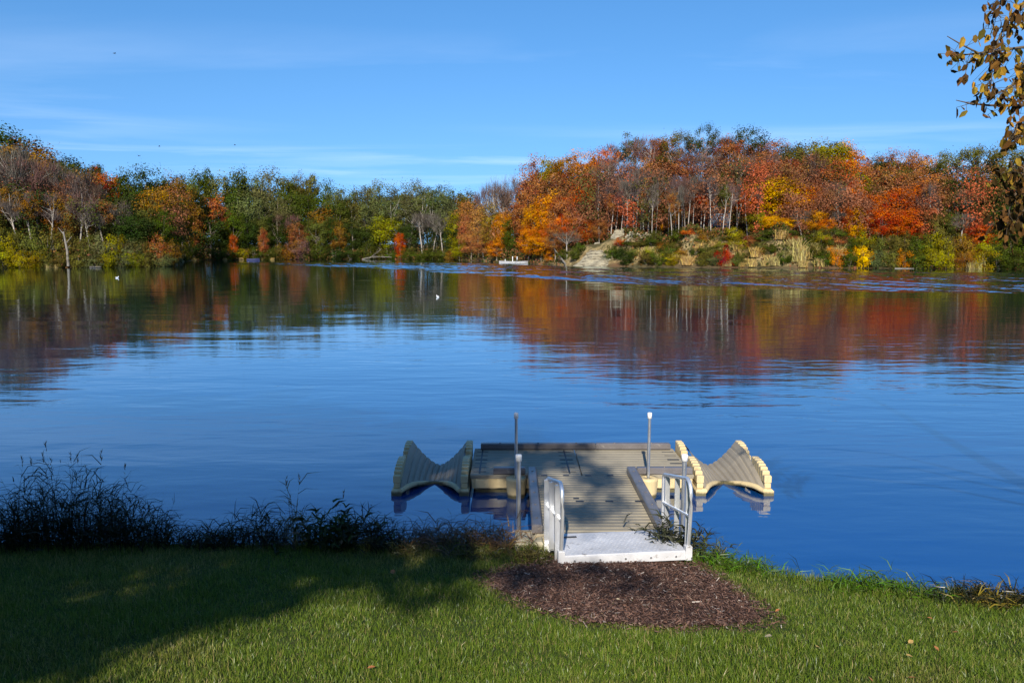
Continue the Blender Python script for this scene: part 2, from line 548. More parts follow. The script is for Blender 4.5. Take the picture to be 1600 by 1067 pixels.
def blades(x, y, z, length, width, lean, rnd, clump, name):
    """bent three-vertex-pair blades: quad below, quad narrowing to the tip"""
    n = len(x)
    a = rng.uniform(0, 2 * np.pi, n); la = rng.uniform(0, 2 * np.pi, n)
    ln = np.abs(rng.normal(0, lean, n))
    p0 = np.stack([x, y, z - 0.012], -1)
    dr = np.stack([np.cos(la), np.sin(la), np.zeros(n)], -1)
    up = np.array([0, 0, 1.0])
    p1 = p0 + (up * np.cos(ln * 0.5)[:, None] + dr * np.sin(ln * 0.5)[:, None]) * (length * 0.55)[:, None]
    p2 = p1 + (up * np.cos(ln * 1.5)[:, None] + dr * np.sin(ln * 1.5)[:, None]) * (length * 0.5)[:, None]
    s = np.stack([np.cos(a), np.sin(a), np.zeros(n)], -1) * (width * 0.5)[:, None]
    V = np.stack([p0 - s, p0 + s, p1 - s * 0.85, p1 + s * 0.85, p2 - s * 0.12, p2 + s * 0.12], 1).reshape(-1, 3)
    b = np.arange(n)[:, None] * 6
    Fq = np.concatenate([b + np.array([[0, 1, 3, 2]]), b + np.array([[2, 3, 5, 4]])], 1).reshape(-1, 4)
    return np_mesh(name, V, Fq, M_GRASS, {'rnd': np.repeat(rnd, 2), 'clump': np.repeat(clump, 2)})


n = 460000
y = 3.7 + 5.0 * rng.uniform(0, 1, n) ** 1.15
x = rng.uniform(-1, 1, n) * (1.1 + 0.80 * y)
e = shore_y(x) - y
mul = in_mulch(x, y, -0.02)
keep = (e > -0.06) & ~(mul & (rng.uniform(0, 1, n) > 0.012)) & ~((x > 0.36) & (x < 1.76) & (y > 7.46))
x, y, e = x[keep], y[keep], e[keep]; n = len(x)
cl_ = np.clip((vnoise(x, y, 1.1, 8) - 0.45) * 2.2 + (vnoise(x, y, 4.0, 9) - 0.5) * 0.8, 0, 1)
edge = in_mulch(x, y, 0.16)
cl_ = np.where(edge, np.maximum(cl_, 0.55), cl_)
ln = (0.026 + 0.030 * vnoise(x, y, 3.2, 10) + 0.022 * vnoise(x, y, 9, 12)) * rng.uniform(0.6, 1.35, n)
ln *= 1 + 0.9 * smooth(0.45, 0.0, e) * (0.5 + vnoise(x, y, 2.0, 14))
ln *= np.where(edge, 0.7, 1.0)
me = blades(x, y, lawn_z(x, y), ln, rng.uniform(0.0026, 0.0048, n), 0.95, rng.uniform(0, 1, n), cl_, 'grass')
tag(link_mesh('grass', me), 'short green mown grass covering the near bank', 'grass', kind='stuff')


# ------------------------------------------------------------------ floating dock
DZ = 0.26                                   # deck height above the lake


def dock_material(name, c0, c1, stain):
    m, N = new_mat(name)
    tc = N.n('ShaderNodeNewGeometry').outputs['Position']
    n1 = N.noise(tc, 1.6, 5, 0.65); n2 = N.noise(N.mapping(tc, (2, 30, 4)), 3.0, 4, 0.6); n3 = N.noise(tc, 60, 3, 0.6)
    col = N.ramp(n1, [(0.3, c0), (0.7, c1)])
    col = N.mix(N.math('MULTIPLY', N.math('SUBTRACT', n2, 0.50), 3.0, clamp=True), col, stain)
    finish(N, principled(N, col, 0.62, 0, n3, 0.25, 0.004, 0.35))
    return m


M_DECK = dock_material('deck_plastic', (0.22, 0.19, 0.135), (0.30, 0.26, 0.185), (0.17, 0.15, 0.11))
def float_material():
    m, N = new_mat('float_plastic')
    geo = N.n('ShaderNodeNewGeometry').outputs['Position']
    z = N.n('ShaderNodeSeparateXYZ', i_0=geo).outputs[2]
    n1 = N.noise(geo, 2.5, 5, 0.6); n2 = N.noise(N.mapping(geo, (9, 9, 1.5)), 1.0, 5, 0.7); n3 = N.noise(geo, 45, 4, 0.65)
    col = N.ramp(n1, [(0.3, (0.50, 0.39, 0.205)), (0.7, (0.60, 0.47, 0.25))])
    col = N.mix(N.math('MULTIPLY', N.math('SUBTRACT', n2, 0.52), 4.0, clamp=True), col, (0.40, 0.31, 0.17))       # drip streaks
    col = N.mix(N.math('MULTIPLY', N.math('SUBTRACT', n3, 0.60), 5.0, clamp=True), col, (0.33, 0.26, 0.16))       # scuffs
    wl = N.math('SUBTRACT', N.math('ADD', 0.035, N.math('MULTIPLY', n2, 0.07)), z)                                  # algae by the waterline
    col = N.mix(N.math('MULTIPLY', wl, 30.0, clamp=True), col, (0.10, 0.085, 0.04))
    finish(N, principled(N, col, 0.5, 0, n3, 0.2, 0.004, 0.4))
    return m


M_FLOAT = float_material()
M_CRADLE = dock_material('cradle_plastic', (0.235, 0.20, 0.15), (0.30, 0.258, 0.19), (0.20, 0.175, 0.135))
M_BUMP = simple_mat('bumper_board', (0.115, 0.105, 0.105), 0.32, vary=0.22, scale=3.0, stain=((0.24, 0.22, 0.20), 7.0, 0.6))
M_DARK = simple_mat('coupler_rubber', (0.018, 0.018, 0.02), 0.5)
M_GALV = simple_mat('galvanised_steel', (0.62, 0.64, 0.66), 0.33, 0.85, vary=0.12, scale=9, bstr=0.05)
M_ALU = simple_mat('brushed_aluminium', (0.80, 0.81, 0.82), 0.36, 0.75, vary=0.08, scale=9, bstr=0.05)
M_CAP = simple_mat('white_cap', (0.80, 0.79, 0.76), 0.45, vary=0.05)
M_WHITE = simple_mat('white_painted_metal', (0.50, 0.50, 0.51), 0.55, vary=0.16, scale=3.5, stain=((0.16, 0.14, 0.12), 9.0, 0.60))
M_CONC = simple_mat('weathered_concrete', (0.34, 0.30, 0.21), 0.9, vary=0.25, scale=5, stain=((0.14, 0.12, 0.08), 9.0, 0.55))
M_PEEL = simple_mat('peeling_white_paint', (0.66, 0.66, 0.66), 0.7, vary=0.05, scale=5, stain=((0.10, 0.09, 0.08), 11.0, 0.53))

dock = empty('floating_dock', (0.94, 10.5, 0))
tag(dock, 'tan plastic floating dock with grooved T shaped deck and grey edge boards', 'dock')
OX, OY = 0.94, 10.5


def planks(m, x0, x1, y0, y1, z, pitch=0.098):
    k = max(1, round((y1 - y0) / pitch)); p = (y1 - y0) / k
    for i in range(k):
        a = y0 + i * p
        m.box(x0, x1, a + 0.006, a + p - 0.006, z - 0.035, z, 0.008)
    m.box(x0 + 0.01, x1 - 0.01, y0 + 0.007, y1 - 0.007, z - 0.05, z - 0.022)


def deck_block(x0, x1, y0, y1):
    m = MB(); planks(m, x0 + 0.006, x1 - 0.006, y0 + 0.004, y1 - 0.004, DZ)
    return m.build('deck_section', M_DECK, dock)


def float_block(x0, x1, y0, y1):
    m = MB()
    zt, zm, zb = DZ - 0.052, 0.07, -0.25
    i = 0.05
    ring = lambda d, z: [(x0 + d, y0 + d, z), (x1 - d, y0 + d, z), (x1 - d, y1 - d, z), (x0 + d, y1 - d, z)]
    vs = ring(0.004, zt) + ring(0.012, zm) + ring(i, zm - 0.02) + ring(i + 0.05, zb)
    fs = [(0, 1, 2, 3)]
    for k in range(3):
        for j in range(4):
            a = k * 4 + j; b = k * 4 + (j + 1) % 4
            fs.append((a, a + 4, b + 4, b))
    m.add(vs, fs)
    nrib = int((x1 - x0) / 0.25)                    # moulded ribs along front and back
    for r in range(nrib):
        cx = x0 + (r + 0.5) * (x1 - x0) / nrib
        m.box(cx - 0.09, cx + 0.09, y0 - 0.016, y0 + 0.02, zm + 0.005, zt - 0.008, 0.008)
        m.box(cx - 0.09, cx + 0.09, y1 - 0.02, y1 + 0.016, zm + 0.005, zt - 0.008, 0.008)
    return m.build('float', M_FLOAT, dock)


XL, XR, YF, YB = -0.57, 2.45, 10.5, 11.97
XM = (XL + XR) / 2
WX0, WX1, WY0, WYM = 0.24, 1.62, 8.24, 9.37
for (a, b, c, d) in ((XL, XM, YF, YB), (XM, XR, YF, YB), (WX0, WX1, WYM, YF), (WX0, WX1, WY0, WYM)):
    o = deck_block(a, b, c, d); o.location = (-OX, -OY, 0)
    o = float_block(a + 0.02, b - 0.02, c + 0.02, d - 0.02); o.location = (-OX, -OY, 0)


def bumper(x0, x1, y0, y1, z0, z1):
    m = MB(); m.box(x0, x1, y0, y1, z0, z1, 0.014)
    L = x1 - x0 if x1 - x0 > y1 - y0 else y1 - y0
    for i in range(int(L / 0.45)):                   # bolt heads
        t = (i + 0.5) / int(L / 0.45)
        if x1 - x0 > y1 - y0: cx, cy = x0 + t * (x1 - x0), (y0 + y1) / 2
        else: cx, cy = (x0 + x1) / 2, y0 + t * (y1 - y0)
        m.lathe([(0.014, 0), (0.014, 0.006), (0.0, 0.008)], (cx, cy, z1), 8)
    o = m.build('edge_board', M_BUMP, dock); o.location = (-OX, -OY, 0)
    return o


bumper(XL + 0.10, XM + 0.32, YB - 0.115, YB - 0.005, DZ + 0.002, DZ + 0.095)
bumper(XM + 0.325, XR - 0.06, YB - 0.115, YB - 0.005, DZ + 0.002, DZ + 0.095)
bumper(WX1 + 0.06, XR - 0.03, YF + 0.004, YF + 0.10, DZ + 0.002, DZ + 0.095)
bumper(XL + 0.32, WX0 - 0.06, YF + 0.004, YF + 0.10, DZ + 0.002, DZ + 0.095)
bumper(WX0 - 0.03, WX0 + 0.085, WY0 + 0.0, YF + 0.05, DZ + 0.002, DZ + 0.105)
bumper(WX1 - 0.075, WX1 + 0.045, WY0 + 0.0, YF + 0.06, DZ + 0.002, DZ + 0.105)


def coupler(x, y, wx, wy):
    m = MB(); m.box(x - wx / 2, x + wx / 2, y - wy / 2, y + wy / 2, DZ - 0.01, DZ + 0.004, 0.003)
    o = m.build('coupler', M_DARK, dock); o.location = (-OX, -OY, 0)


for i in range(5):
    coupler(WX0 + 0.19 + i * 0.295, YF - 0.02, 0.085, 0.045)
for i in range(4):
    coupler(WX0 + 0.22 + i * 0.355, WYM, 0.095, 0.05)
coupler(0.78, WYM + 0.12, 0.07, 0.04)
for xc in (XM - 0.16, XL + 0.13, XR - 0.13):         # I shaped rows across the seams
    for i in range(6):
        coupler(xc, YF + 0.16 + i * 0.215, 0.17 if xc != XM - 0.16 else 0.19, 0.026)
for xc in (XM - 0.16, XL + 0.13):
    m = MB(); m.box(xc - 0.011, xc + 0.011, YF + 0.1, YB - 0.13, DZ - 0.01, DZ + 0.003)
    o = m.build('seam_strip', M_DARK, dock); o.location = (-OX, -OY, 0)
for (x, y) in ((0.055, 10.385), (1.80, 10.385)):       # round sockets the mooring poles run through
    m = MB()
    m.lathe([(0.0, -0.16), (0.105, -0.16), (0.115, -0.02), (0.135, DZ - 0.03), (0.135, DZ), (0.035, DZ + 0.003), (0.03, DZ - 0.04)], (x, y, 0), 24)
    m.box(x - 0.10, x + 0.10, y + 0.06, YF + 0.02, 0.10, DZ - 0.06, 0.01)
    o = m.build('pole_socket', M_FLOAT, dock); o.location = (-OX, -OY, 0)


def pole(name, x, y, z0, z1, r, lab, lean=(0, 0)):
    e = empty(name, (x, y, z0))
    h = z1 - z0
    m = MB(); m.tube([(0, 0, 0), (lean[0] * 0.5, lean[1] * .5, h * 0.5), (lean[0], lean[1], h - 0.05)], r, 14)
    m.build('pipe', M_GALV, e)
    m = MB(); m.lathe([(r * 1.0, -0.0), (r * 1.42, 0.002), (r * 1.42, 0.066), (r * 1.25, 0.078), (0, 0.082)], (lean[0], lean[1], h - 0.075), 14)
    m.build('cap', M_CAP, e)
    tag(e, lab, 'pole', 'galvanised mooring poles of the dock')


pole('mooring_pole', 0.055, 10.385, -1.0, 1.13, 0.021, 'tall grey mooring pole with white cap in the shaded left corner of the dock')
pole('mooring_pole', 1.80, 10.385, -1.0, 1.13, 0.021, 'tall sunlit mooring pole with white cap in a tan round socket', (0.01, 0))
pole('mooring_pole', 0.075, 8.85, -0.9, 0.965, 0.026, 'short thick grey pole in the water left of the walkway beside the left railing')
pole('mooring_pole', 1.945, 8.9, -0.9, 0.955, 0.026, 'short thick bright pole behind the right railing of the gangway', (0.012, 0))


# ---- drive-on ports either side of the dock
def make_port():
    root = empty('watercraft_port', (0, 0, 0))
    # local x 0 (dock side) .. 1.0 (outer), y 0 (near end) .. 1.55
    Wd = 1.0

    def side(xa, xb):
        m = MB()
        m.box(xa - 0.02, xb + 0.02, 0.0, 1.52, -0.12, 0.085, 0.02)     # pontoon lip at the waterline
        m.box(xa + 0.006, xb - 0.006, 0.06, 1.5, 0.08, 0.16, 0.012)
        def prof(y):
            if 0.05 <= y <= 0.68: return 0.10 + 0.275 * math.sqrt(max(0, 1 - ((0.63 - y) / 0.63) ** 2)) if y < 0.63 else 0.375
            if 0.98 <= y <= 1.52: return 0.16 + 0.245 * math.sqrt(max(0, 1 - ((1.46 - y) / 0.49) ** 2)) if y < 1.46 else 0.40
            return 0.0
        for (s, e, n) in ((0.055, 0.67, 7), (0.985, 1.51, 6)):
            st = (e - s) / n
            for i in range(n):                                        # stacked ribs, each a little higher
                a = s + i * st
                h = prof(a + st * 0.75)
                m.box(xa, xb, a + 0.002, a + st - 0.012, 0.155, h, 0.011)
                m.box(xa + 0.012, xb - 0.012, a + st - 0.014, a + st + 0.004, 0.155, max(0.17, h - 0.035))
        return m.build('side_wall', M_FLOAT, root)
    side(0.0, 0.095)
    side(Wd - 0.095, Wd)
    # grooved cradle between the walls: V shaped, lower towards the open near end, with a notch
    m = MB()
    xs = np.linspace(0.095, Wd - 0.095, 49)
    ys = np.linspace(0, 1, 26)
    def surf(x, t, under=0.0):
        s = abs(x - 0.5) / 0.405
        y0 = 0.60 * (1 - s ** 1.35)                                   # notch at the open end
        y = y0 + (1.49 - y0) * t
        amp = 0.075 + 0.285 * min(1.0, max(0, (y - 0.05) / 0.95)) ** 0.8
        z = 0.025 + amp * s ** 1.5
        return (x, y + under * 0.0, z - under)
    vs = []; nx_, ny_ = len(xs), len(ys)
    for t in ys:
        for i, x in enumerate(xs):
            v = surf(x, t)
            g = 0.017 if i % 4 == 0 and 0 < i < nx_ - 1 else 0.0
            vs.append((v[0], v[1], v[2] - g))
    b = len(vs)
    for t in ys:
        for x in xs:
            v = surf(x, t, 0.07); vs.append(v)
    fs = []
    for j in range(ny_ - 1):
        for i in range(nx_ - 1):
            a = j * nx_ + i
            fs.append((a, a + 1, a + nx_ + 1, a + nx_))
            fs.append((b + a, b + a + nx_, b + a + nx_ + 1, b + a + 1))
    m.add(vs, fs)
    m.build('cradle', M_CRADLE, root)
    m = MB()                                                           # tan rounded rim along the notch
    pts = [Vector(surf(x, 0.0)) + Vector((0, 0.008, -0.034)) for x in xs]
    m.tube(pts, 0.038, 10)
    m.build('rim', M_FLOAT, root)
    return root


def copy_tree(o, parent=None):
    c = o.copy(); COL.objects.link(c)
    if parent: c.parent = parent
    for ch in list(o.children): copy_tree(ch, c)
    return c


port = make_port()
port.location = (2.47, 10.41, 0)
tag(port, 'sunlit tan drive-on watercraft port with stepped side walls right of the dock', 'boat port', 'drive-on ports at the dock')
p2 = copy_tree(port)
p2.location = (-0.59, 10.41, 0)
p2.scale = (-1, 1, 1)
tag(p2, 'shaded dark drive-on watercraft port with curved cradle left of the dock', 'boat port')

# ---- gangway: white hinged plate with two aluminium railings, turned slightly on the walkway
gw = empty('gangway', (1.095, 7.475, 0.0), R(6.5))
tag(gw, 'short white metal gangway plate with two aluminium railings leading onto the dock', 'gangway')
m = MB()
hw_ = 0.615
Mt = Matrix.Rotation(-0.085, 4, 'X')
m.box(-hw_, hw_, 0.0, 0.77, 0.0, 0.028, 0.004, M=Matrix.Translation((0, 0, 0.325)) @ Mt)
m.box(-hw_ + 0.002, hw_ - 0.002, -0.012, 0.010, 0.262, 0.343, 0.002)
m.build('ramp_plate', M_WHITE, gw)
m = MB()
m.box(-0.50, -0.36, 0.60, 0.635, 0.030, 0.037, M=Matrix.Translation((0, 0, 0.325)) @ Mt)
m.build('hinge_slot', M_DARK, gw)
for hx in (-0.42, 0.0, 0.42):
    m = MB(); m.tube([Mt @ Vector((hx - 0.09, 0.772, 0.012)) + Vector((0, 0, 0.325)), Mt @ Vector((hx + 0.09, 0.772, 0.012)) + Vector((0, 0, 0.325))], 0.016, 10)
    m.build('hinge', M_GALV, gw)
m = MB()
g = np.random.default_rng(8)
for i in range(26):
    for j in range(14):
        px_, py_ = -0.57 + i * 0.0456 + (j % 2) * 0.0228, 0.05 + j * 0.049
        sl = 1 if (i + j) % 2 else -1
        M_ = Matrix.Translation((0, 0, 0.325)) @ Mt @ Matrix.Translation((px_, py_, 0.028)) @ Matrix.Rotation(sl * 0.8, 4, 'Z')
        if abs(px_) < 0.58: m.box(-0.013, 0.013, -0.003, 0.003, -0.001, 0.0012, M=M_)
tp = m.build('tread_pattern', M_WHITE, gw); tp['kind'] = 'stuff'
for bx in (-0.5, -0.25, 0.0, 0.25, 0.5):
    m = MB(); m.tube([(bx, -0.010, 0.302), (bx, -0.018, 0.302)], 0.011, 8); m.build('bolt', M_GALV, gw)


def railing(sx):
    x = sx * (hw_ + 0.012)
    topn, topf, yn, yf = 1.045, 0.875, 0.02, 0.84
    base = lambda y: 0.335 - 0.085 * y
    r = 0.019
    pts = [(x, yn + 0.01, 0.28)]
    pts += [(x, yn - 0.035, 0.55), (x, yn - 0.055, 0.80)]
    for k in range(7):                                # big rounded near corner
        a = math.pi * k / 12
        pts.append((x, yn - 0.055 + 0.12 * (1 - math.cos(a)), topn - 0.13 + 0.13 * math.sin(a)))
    pts.append((x, yf - 0.06, topf + 0.012))
    for k in range(5):
        a = math.pi / 2 * (k + 1) / 5
        pts.append((x, yf - 0.06 + 0.06 * math.sin(a), topf - 0.05 + 0.06 * math.cos(a)))
    pts += [(x, yf, 0.6), (x, yf, base(yf) - 0.04)]
    m = MB(); m.tube(pts, r, 12)
    rail = m.build('railing', M_ALU, gw)
    m = MB(); m.tube([(x, yn - 0.03, 0.70), (x, yf, 0.565)], 0.015, 10); m.build('mid_rail', M_ALU, rail)
    for t in (0.10, 0.52, 0.92):
        y = yn + t * (yf - yn)
        zt = topn + (topf - topn) * t - 0.01
        m = MB()
        m.box(-0.026, 0.026, -0.007, 0.007, base(y) - 0.06, zt, 0.003)
        m.box(-0.007, 0.007, -0.006, 0.03, base(y) - 0.06, zt, 0.003)
        b = m.build('baluster', M_ALU, rail); b.location = (x + sx * 0.022, y, 0)
    m = MB(); m.box(x - 0.032, x + 0.032, -0.02, 0.05, 0.255, 0.40, 0.006); m.build('base_bracket', M_WHITE, rail)


railing(-1); railing(1)

# ---- shore abutment left of the gangway
ab = empty('shore_abutment', (0.25, 8.05, 0))
tag(ab, 'low concrete shore block with peeling white end board left of the gangway', 'abutment')
m = MB(); m.box(-0.22, 0.08, 0.02, 0.42, -0.2, 0.235, 0.02); m.build('concrete_block', M_CONC, ab)
m = MB(); m.box(0.085, 0.30, -0.02, 0.03, -0.2, 0.262, 0.006); m.build('white_board', M_PEEL, ab)


# ------------------------------------------------------------------ far shore: terrain
SH = np.array([(-700, 424), (-400, 421), (-100, 419.3), (0, 418.6), (150, 418.2), (268, 416.6), (284, 409.5), (300, 406.8), (400, 406), (500, 405.6), (600, 405.2),
               (700, 406), (750, 408), (790, 411), (850, 413), (900, 415.5), (1000, 417), (1100, 418), (1300, 419), (1600, 421), (1750, 423), (2000, 427), (2400, 432)], float)


def interp(px, tab):
    return np.interp(px, [t[0] for t in tab], [t[1] for t in tab])


def shore_dist(px):
    """horizontal distance from the camera foot to the far waterline along the ray of photo column px"""
    py = interp(px, SH)
    b = (533.5 - py) / F
    a = (np.asarray(px, float) - 800) / F
    t = -CAM_H / (-sP + b * cP)
    return np.hypot(a * t, (cP + b * sP) * t)


def ray(px):
    a = (np.asarray(px, float) - 800) / F
    y = np.full_like(a, 1 / cP)
    L = np.hypot(a, y)
    return a / L, y / L


BLUFF = [(-700, 2), (0, 1.6), (270, 1.2), (300, 0.9), (680, 0.9), (800, 1.2), (870, 2.2), (915, 5.0), (1000, 6.6), (1250, 6.0), (1330, 4.2), (1600, 2.5), (2400, 2)]
RISE = [(-700, 16), (0, 13), (150, 9), (270, 5), (300, 4), (680, 4), (760, 5), (850, 10), (1000, 15), (1200, 15), (1330, 11), (1600, 10), (2400, 10)]


def terr(px, t):
    b = interp(px, BLUFF); r = interp(px, RISE)
    px_ = np.asarray(px, float)
    b = b * (0.72 + 0.56 * vnoise(px_, px_ * 0, 0.035, 41)); t = np.asarray(t, float)
    wv = 1 + 0.55 * (vnoise(px_, t * 2.0, 0.05, 43) - 0.5)
    return -0.25 + b * smooth(-1.0, 11.0, t * wv) + r * smooth(13, 80, t) + 0.5 * (vnoise(np.asarray(px) * 0.1, t, 0.35, 21) - 0.5) * smooth(0, 6, t) \
        + 3.0 * smooth(80, 400, t)


def hill_material():
    m, N = new_mat('wooded_hill_soil')
    tc = N.n('ShaderNodeNewGeometry').outputs['Position']
    n1 = N.noise(tc, 0.11, 5, 0.65); n2 = N.noise(tc, 0.9, 4, 0.7)
    col = N.ramp(n1, [(0.35, (0.045, 0.045, 0.018)), (0.5, (0.085, 0.062, 0.030)), (0.62, (0.12, 0.065, 0.032))])
    col = N.mix(N.math('MULTIPLY', N.math('SUBTRACT', n2, 0.5), 3, clamp=True), col, (0.15, 0.10, 0.05))
    # bare tan earth and grass on the steep waterside bluff
    geo = N.n('ShaderNodeSeparateXYZ', i_0=N.n('ShaderNodeNewGeometry').outputs['Normal'])
    steep = N.math('MULTIPLY', N.math('SUBTRACT', 0.90, geo.outputs[2]), 8.0, clamp=True)
    col = N.mix(N.math('MULTIPLY', steep, N.ramp(n2, [(0.40, 0.1), (0.60, 0.9)])), col, (0.34, 0.25, 0.115))
    finish(N, principled(N, col, 0.95, 0, n2, 0.5, 0.3, 0.1))
    return m


cols = np.concatenate([np.linspace(-700, -20, 40)[:-1], np.linspace(-20, 1620, 330), np.linspace(1620, 2400, 40)[1:]])
ts = np.array([-3, -1, 0, 1, 2, 3.5, 5, 6.5, 8, 9.5, 12, 15, 19, 24, 30, 38, 48, 60, 75, 95, 130, 180, 260, 400, 700], float)
CX, TT = np.meshgrid(cols, ts)
D_ = shore_dist(CX) + TT
rx, ry = ray(CX)
idx = np.arange(CX.size).reshape(CX.shape)
fc = np.stack([idx[:-1, :-1], idx[:-1, 1:], idx[1:, 1:], idx[1:, :-1]], -1).reshape(-1, 4)
hill = link_mesh('wooded_hills', np_mesh('wooded_hills', np.stack([rx * D_, ry * D_, terr(CX, TT)], -1), fc, hill_material(), smooth=True))
tag(hill, kind='structure')


def spot(px, t):
    D = float(shore_dist(px)) + t
    a, b = ray(px)
    return Vector((float(a) * D, float(b) * D, float(terr(px, t)))), D


def height_to(px, py, D):
    a, b = ray(px)
    return point_at(px, py, float(b) * D).z


# ------------------------------------------------------------------ tree prototypes (unit height, crown radius given)
def leaf_quads(cen, nrm, size, g):
    n = len(cen)
    nrm = nrm / (np.linalg.norm(nrm, axis=1, keepdims=True) + 1e-9)
    r = g.normal(0, 1, (n, 3)); u = np.cross(nrm, r); u /= np.linalg.norm(u, axis=1, keepdims=True) + 1e-9
    v = np.cross(nrm, u)
    s = size[:, None] if hasattr(size, '__len__') else size
    asp = g.uniform(0.55, 0.95, (n, 1))
    return np.stack([cen - u * s, cen - v * s * asp, cen + u * s, cen + v * s * asp], 1)


def crown(centre, rad, nclump, per, clump_r, leaf, seed, shell=0.55, ragged=0.22, upbias=0.25, flat=0.8):
    g = np.random.default_rng(seed)
    d = g.normal(0, 1, (nclump, 3)); d /= np.linalg.norm(d, axis=1, keepdims=True)
    rr = g.uniform(shell ** 3, 1, nclump) ** (1 / 3.) * (1 + g.normal(0, ragged, nclump)).clip(0.5, 1.35)
    cc = np.array(centre) + d * rr[:, None] * np.array(rad)
    k = cc[:, 2] > 0.03
    cc, d = cc[k], d[k]
    m = len(cc)
    ci = np.repeat(np.arange(m), per)
    cr = g.uniform(0.6, 1.35, m) * clump_r
    off = g.normal(0, 0.55, (m * per, 3)) * cr[ci][:, None] * np.array([1, 1, flat])
    P = cc[ci] + off
    nr = d[ci] * 0.6 + off / cr[ci][:, None] * 0.7 + g.normal(0, 0.42, P.shape) + np.array([0, 0, upbias])
    Q = leaf_quads(P, nr, leaf * g.uniform(0.6, 1.35, len(P)), g)
    return Q, g.uniform(0, 1, len(P)), g.uniform(0, 1, m)[ci], cc


def crown_mesh(name, parts, mat):
    Q = np.concatenate([p[0] for p in parts]); r = np.concatenate([p[1] for p in parts]); c = np.concatenate([p[2] for p in parts])
    return np_mesh(name, Q.reshape(-1, 3), np.arange(len(Q) * 4).reshape(-1, 4), mat, {'rnd': r, 'clump': c})


def trunk_mesh(name, fork, top, targets, r0, seed, stems=1, lean=0.03):
    """tapered stem with limbs curving out to the given clump centres"""
    g = random.Random(seed)
    m = MB()
    for s in range(stems):
        bx, by = (0, 0) if stems == 1 else (g.uniform(-.05, .05), g.uniform(-.05, .05))
        lx, ly = g.uniform(-lean, lean), g.uniform(-lean, lean)
        st = [(bx, by, -0.03), (bx, by, 0.0), (bx + lx * .4, by + ly * .4, fork * .5), (bx + lx, by + ly, fork), (bx + lx * 1.4, by + ly * 1.2, (fork + top) / 2), (bx + lx * 1.2 + g.uniform(-.02, .02), by + ly, top)]
        m.tube(st, [r0 * 1.5, r0 * 1.15, r0 * .9, r0 * .72, r0 * .42, r0 * .12], 6, False)
        for q in targets[s::stems]:
            z0 = g.uniform(fork * 0.85, fork + (top - fork) * 0.55)
            z0 = min(z0, q[2] - 0.02) if q[2] > 0.1 else z0
            b = Vector((bx + lx, by + ly, z0)); q = Vector(q)
            mid = b.lerp(q, 0.5) + Vector((g.uniform(-.02, .02), g.uniform(-.02, .02), -0.02 + g.uniform(0, .04)))
            m.tube([b, mid, q], [r0 * .38, r0 * .24, r0 * .07], 5, False)
    return m.mesh(name, M_BARK)


def twig_fan(name, targets, n, length, seed, width=0.0016):
    """fine bare twigs spreading from limb ends, one slim triangle each"""
    g = np.random.default_rng(seed)
    T = np.array(targets)
    i = g.integers(0, len(T), n)
    base = T[i] + g.normal(0, 0.022, (n, 3))
    d = (T[i] - np.array([0, 0, 0.35])) * 1.2 + g.normal(0, 0.45, (n, 3)) * 0.6 + np.array([0, 0, 0.35])
    d /= np.linalg.norm(d, axis=1, keepdims=True)
    L = g.uniform(0.4, 1.2, n)[:, None] * length
    s = np.cross(d, g.normal(0, 1, (n, 3))); s /= np.linalg.norm(s, axis=1, keepdims=True)
    wv = s * width * g.uniform(0.6, 1.6, n)[:, None]
    tip = base + d * L
    V = np.stack([base - wv, base + wv, tip + wv * 0.3, tip - wv * 0.3], 1)
    return V, g.uniform(0, 1, n), g.uniform(0, 1, n)


PROTO = {}


def add_proto(kind, trunk, crown_m, rad): PROTO.setdefault(kind, []).append((trunk, crown_m, rad))


for k in range(5):      # broad full crown
    c = crown((0, 0, 0.60), (0.27, 0.27, 0.36), 74, 100, 0.085, 0.0105, 100 + k, 0.5, 0.11)
    add_proto('full', trunk_mesh('trunk', 0.30, 0.86, c[3][:10], 0.016, k), crown_mesh('crown', [c], M_LEAF), 0.31)
for k in range(5):      # tall tree with a bare pale stem and leafy top
    c = crown((0, 0, 0.77), (0.19, 0.19, 0.21), 44, 80, 0.062, 0.0088, 200 + k, 0.35, 0.25)
    add_proto('tall', trunk_mesh('trunk', 0.55, 0.95, c[3][:12], 0.0135, 20 + k, lean=0.08), crown_mesh('crown', [c], M_LEAF), 0.22)
for k in range(5):      # leafless, grey twigs and a few last leaves
    g = np.random.default_rng(300 + k)
    tg = np.stack([g.normal(0, 0.10, 26), g.normal(0, 0.10, 26), g.uniform(0.60, 0.94, 26)], -1)
    a = twig_fan('t', tg, 950, 0.13, 310 + k)
    c = crown((0, 0, 0.76), (0.17, 0.17, 0.19), 20, 26, 0.05, 0.006, 320 + k, 0.3, 0.25)
    add_proto('bare', trunk_mesh('trunk', 0.58, 0.97, [tuple(q) for q in tg[:18]], 0.0115, 40 + k, lean=0.08), crown_mesh('crown', [a, c[:3]], M_LEAF), 0.20)
for k in range(3):      # open spreading crown, sky shows through
    c = crown((0, 0, 0.76), (0.34, 0.34, 0.18), 36, 95, 0.075, 0.0088, 400 + k, 0.75, 0.12, 0.4)
    add_proto('open', trunk_mesh('trunk', 0.42, 0.86, c[3][:16], 0.015, 60 + k), crown_mesh('crown', [c], M_LEAF), 0.38)
for k in range(4):      # bush, leafy to the ground
    c = crown((0, 0, 0.42), (0.55, 0.55, 0.48), 50, 80, 0.17, 0.024, 500 + k, 0.5, 0.2)
    add_proto('bush', trunk_mesh('trunk', 0.15, 0.7, c[3][:9], 0.018, 80 + k, stems=3, lean=0.12), crown_mesh('crown', [c], M_LEAF), 0.62)
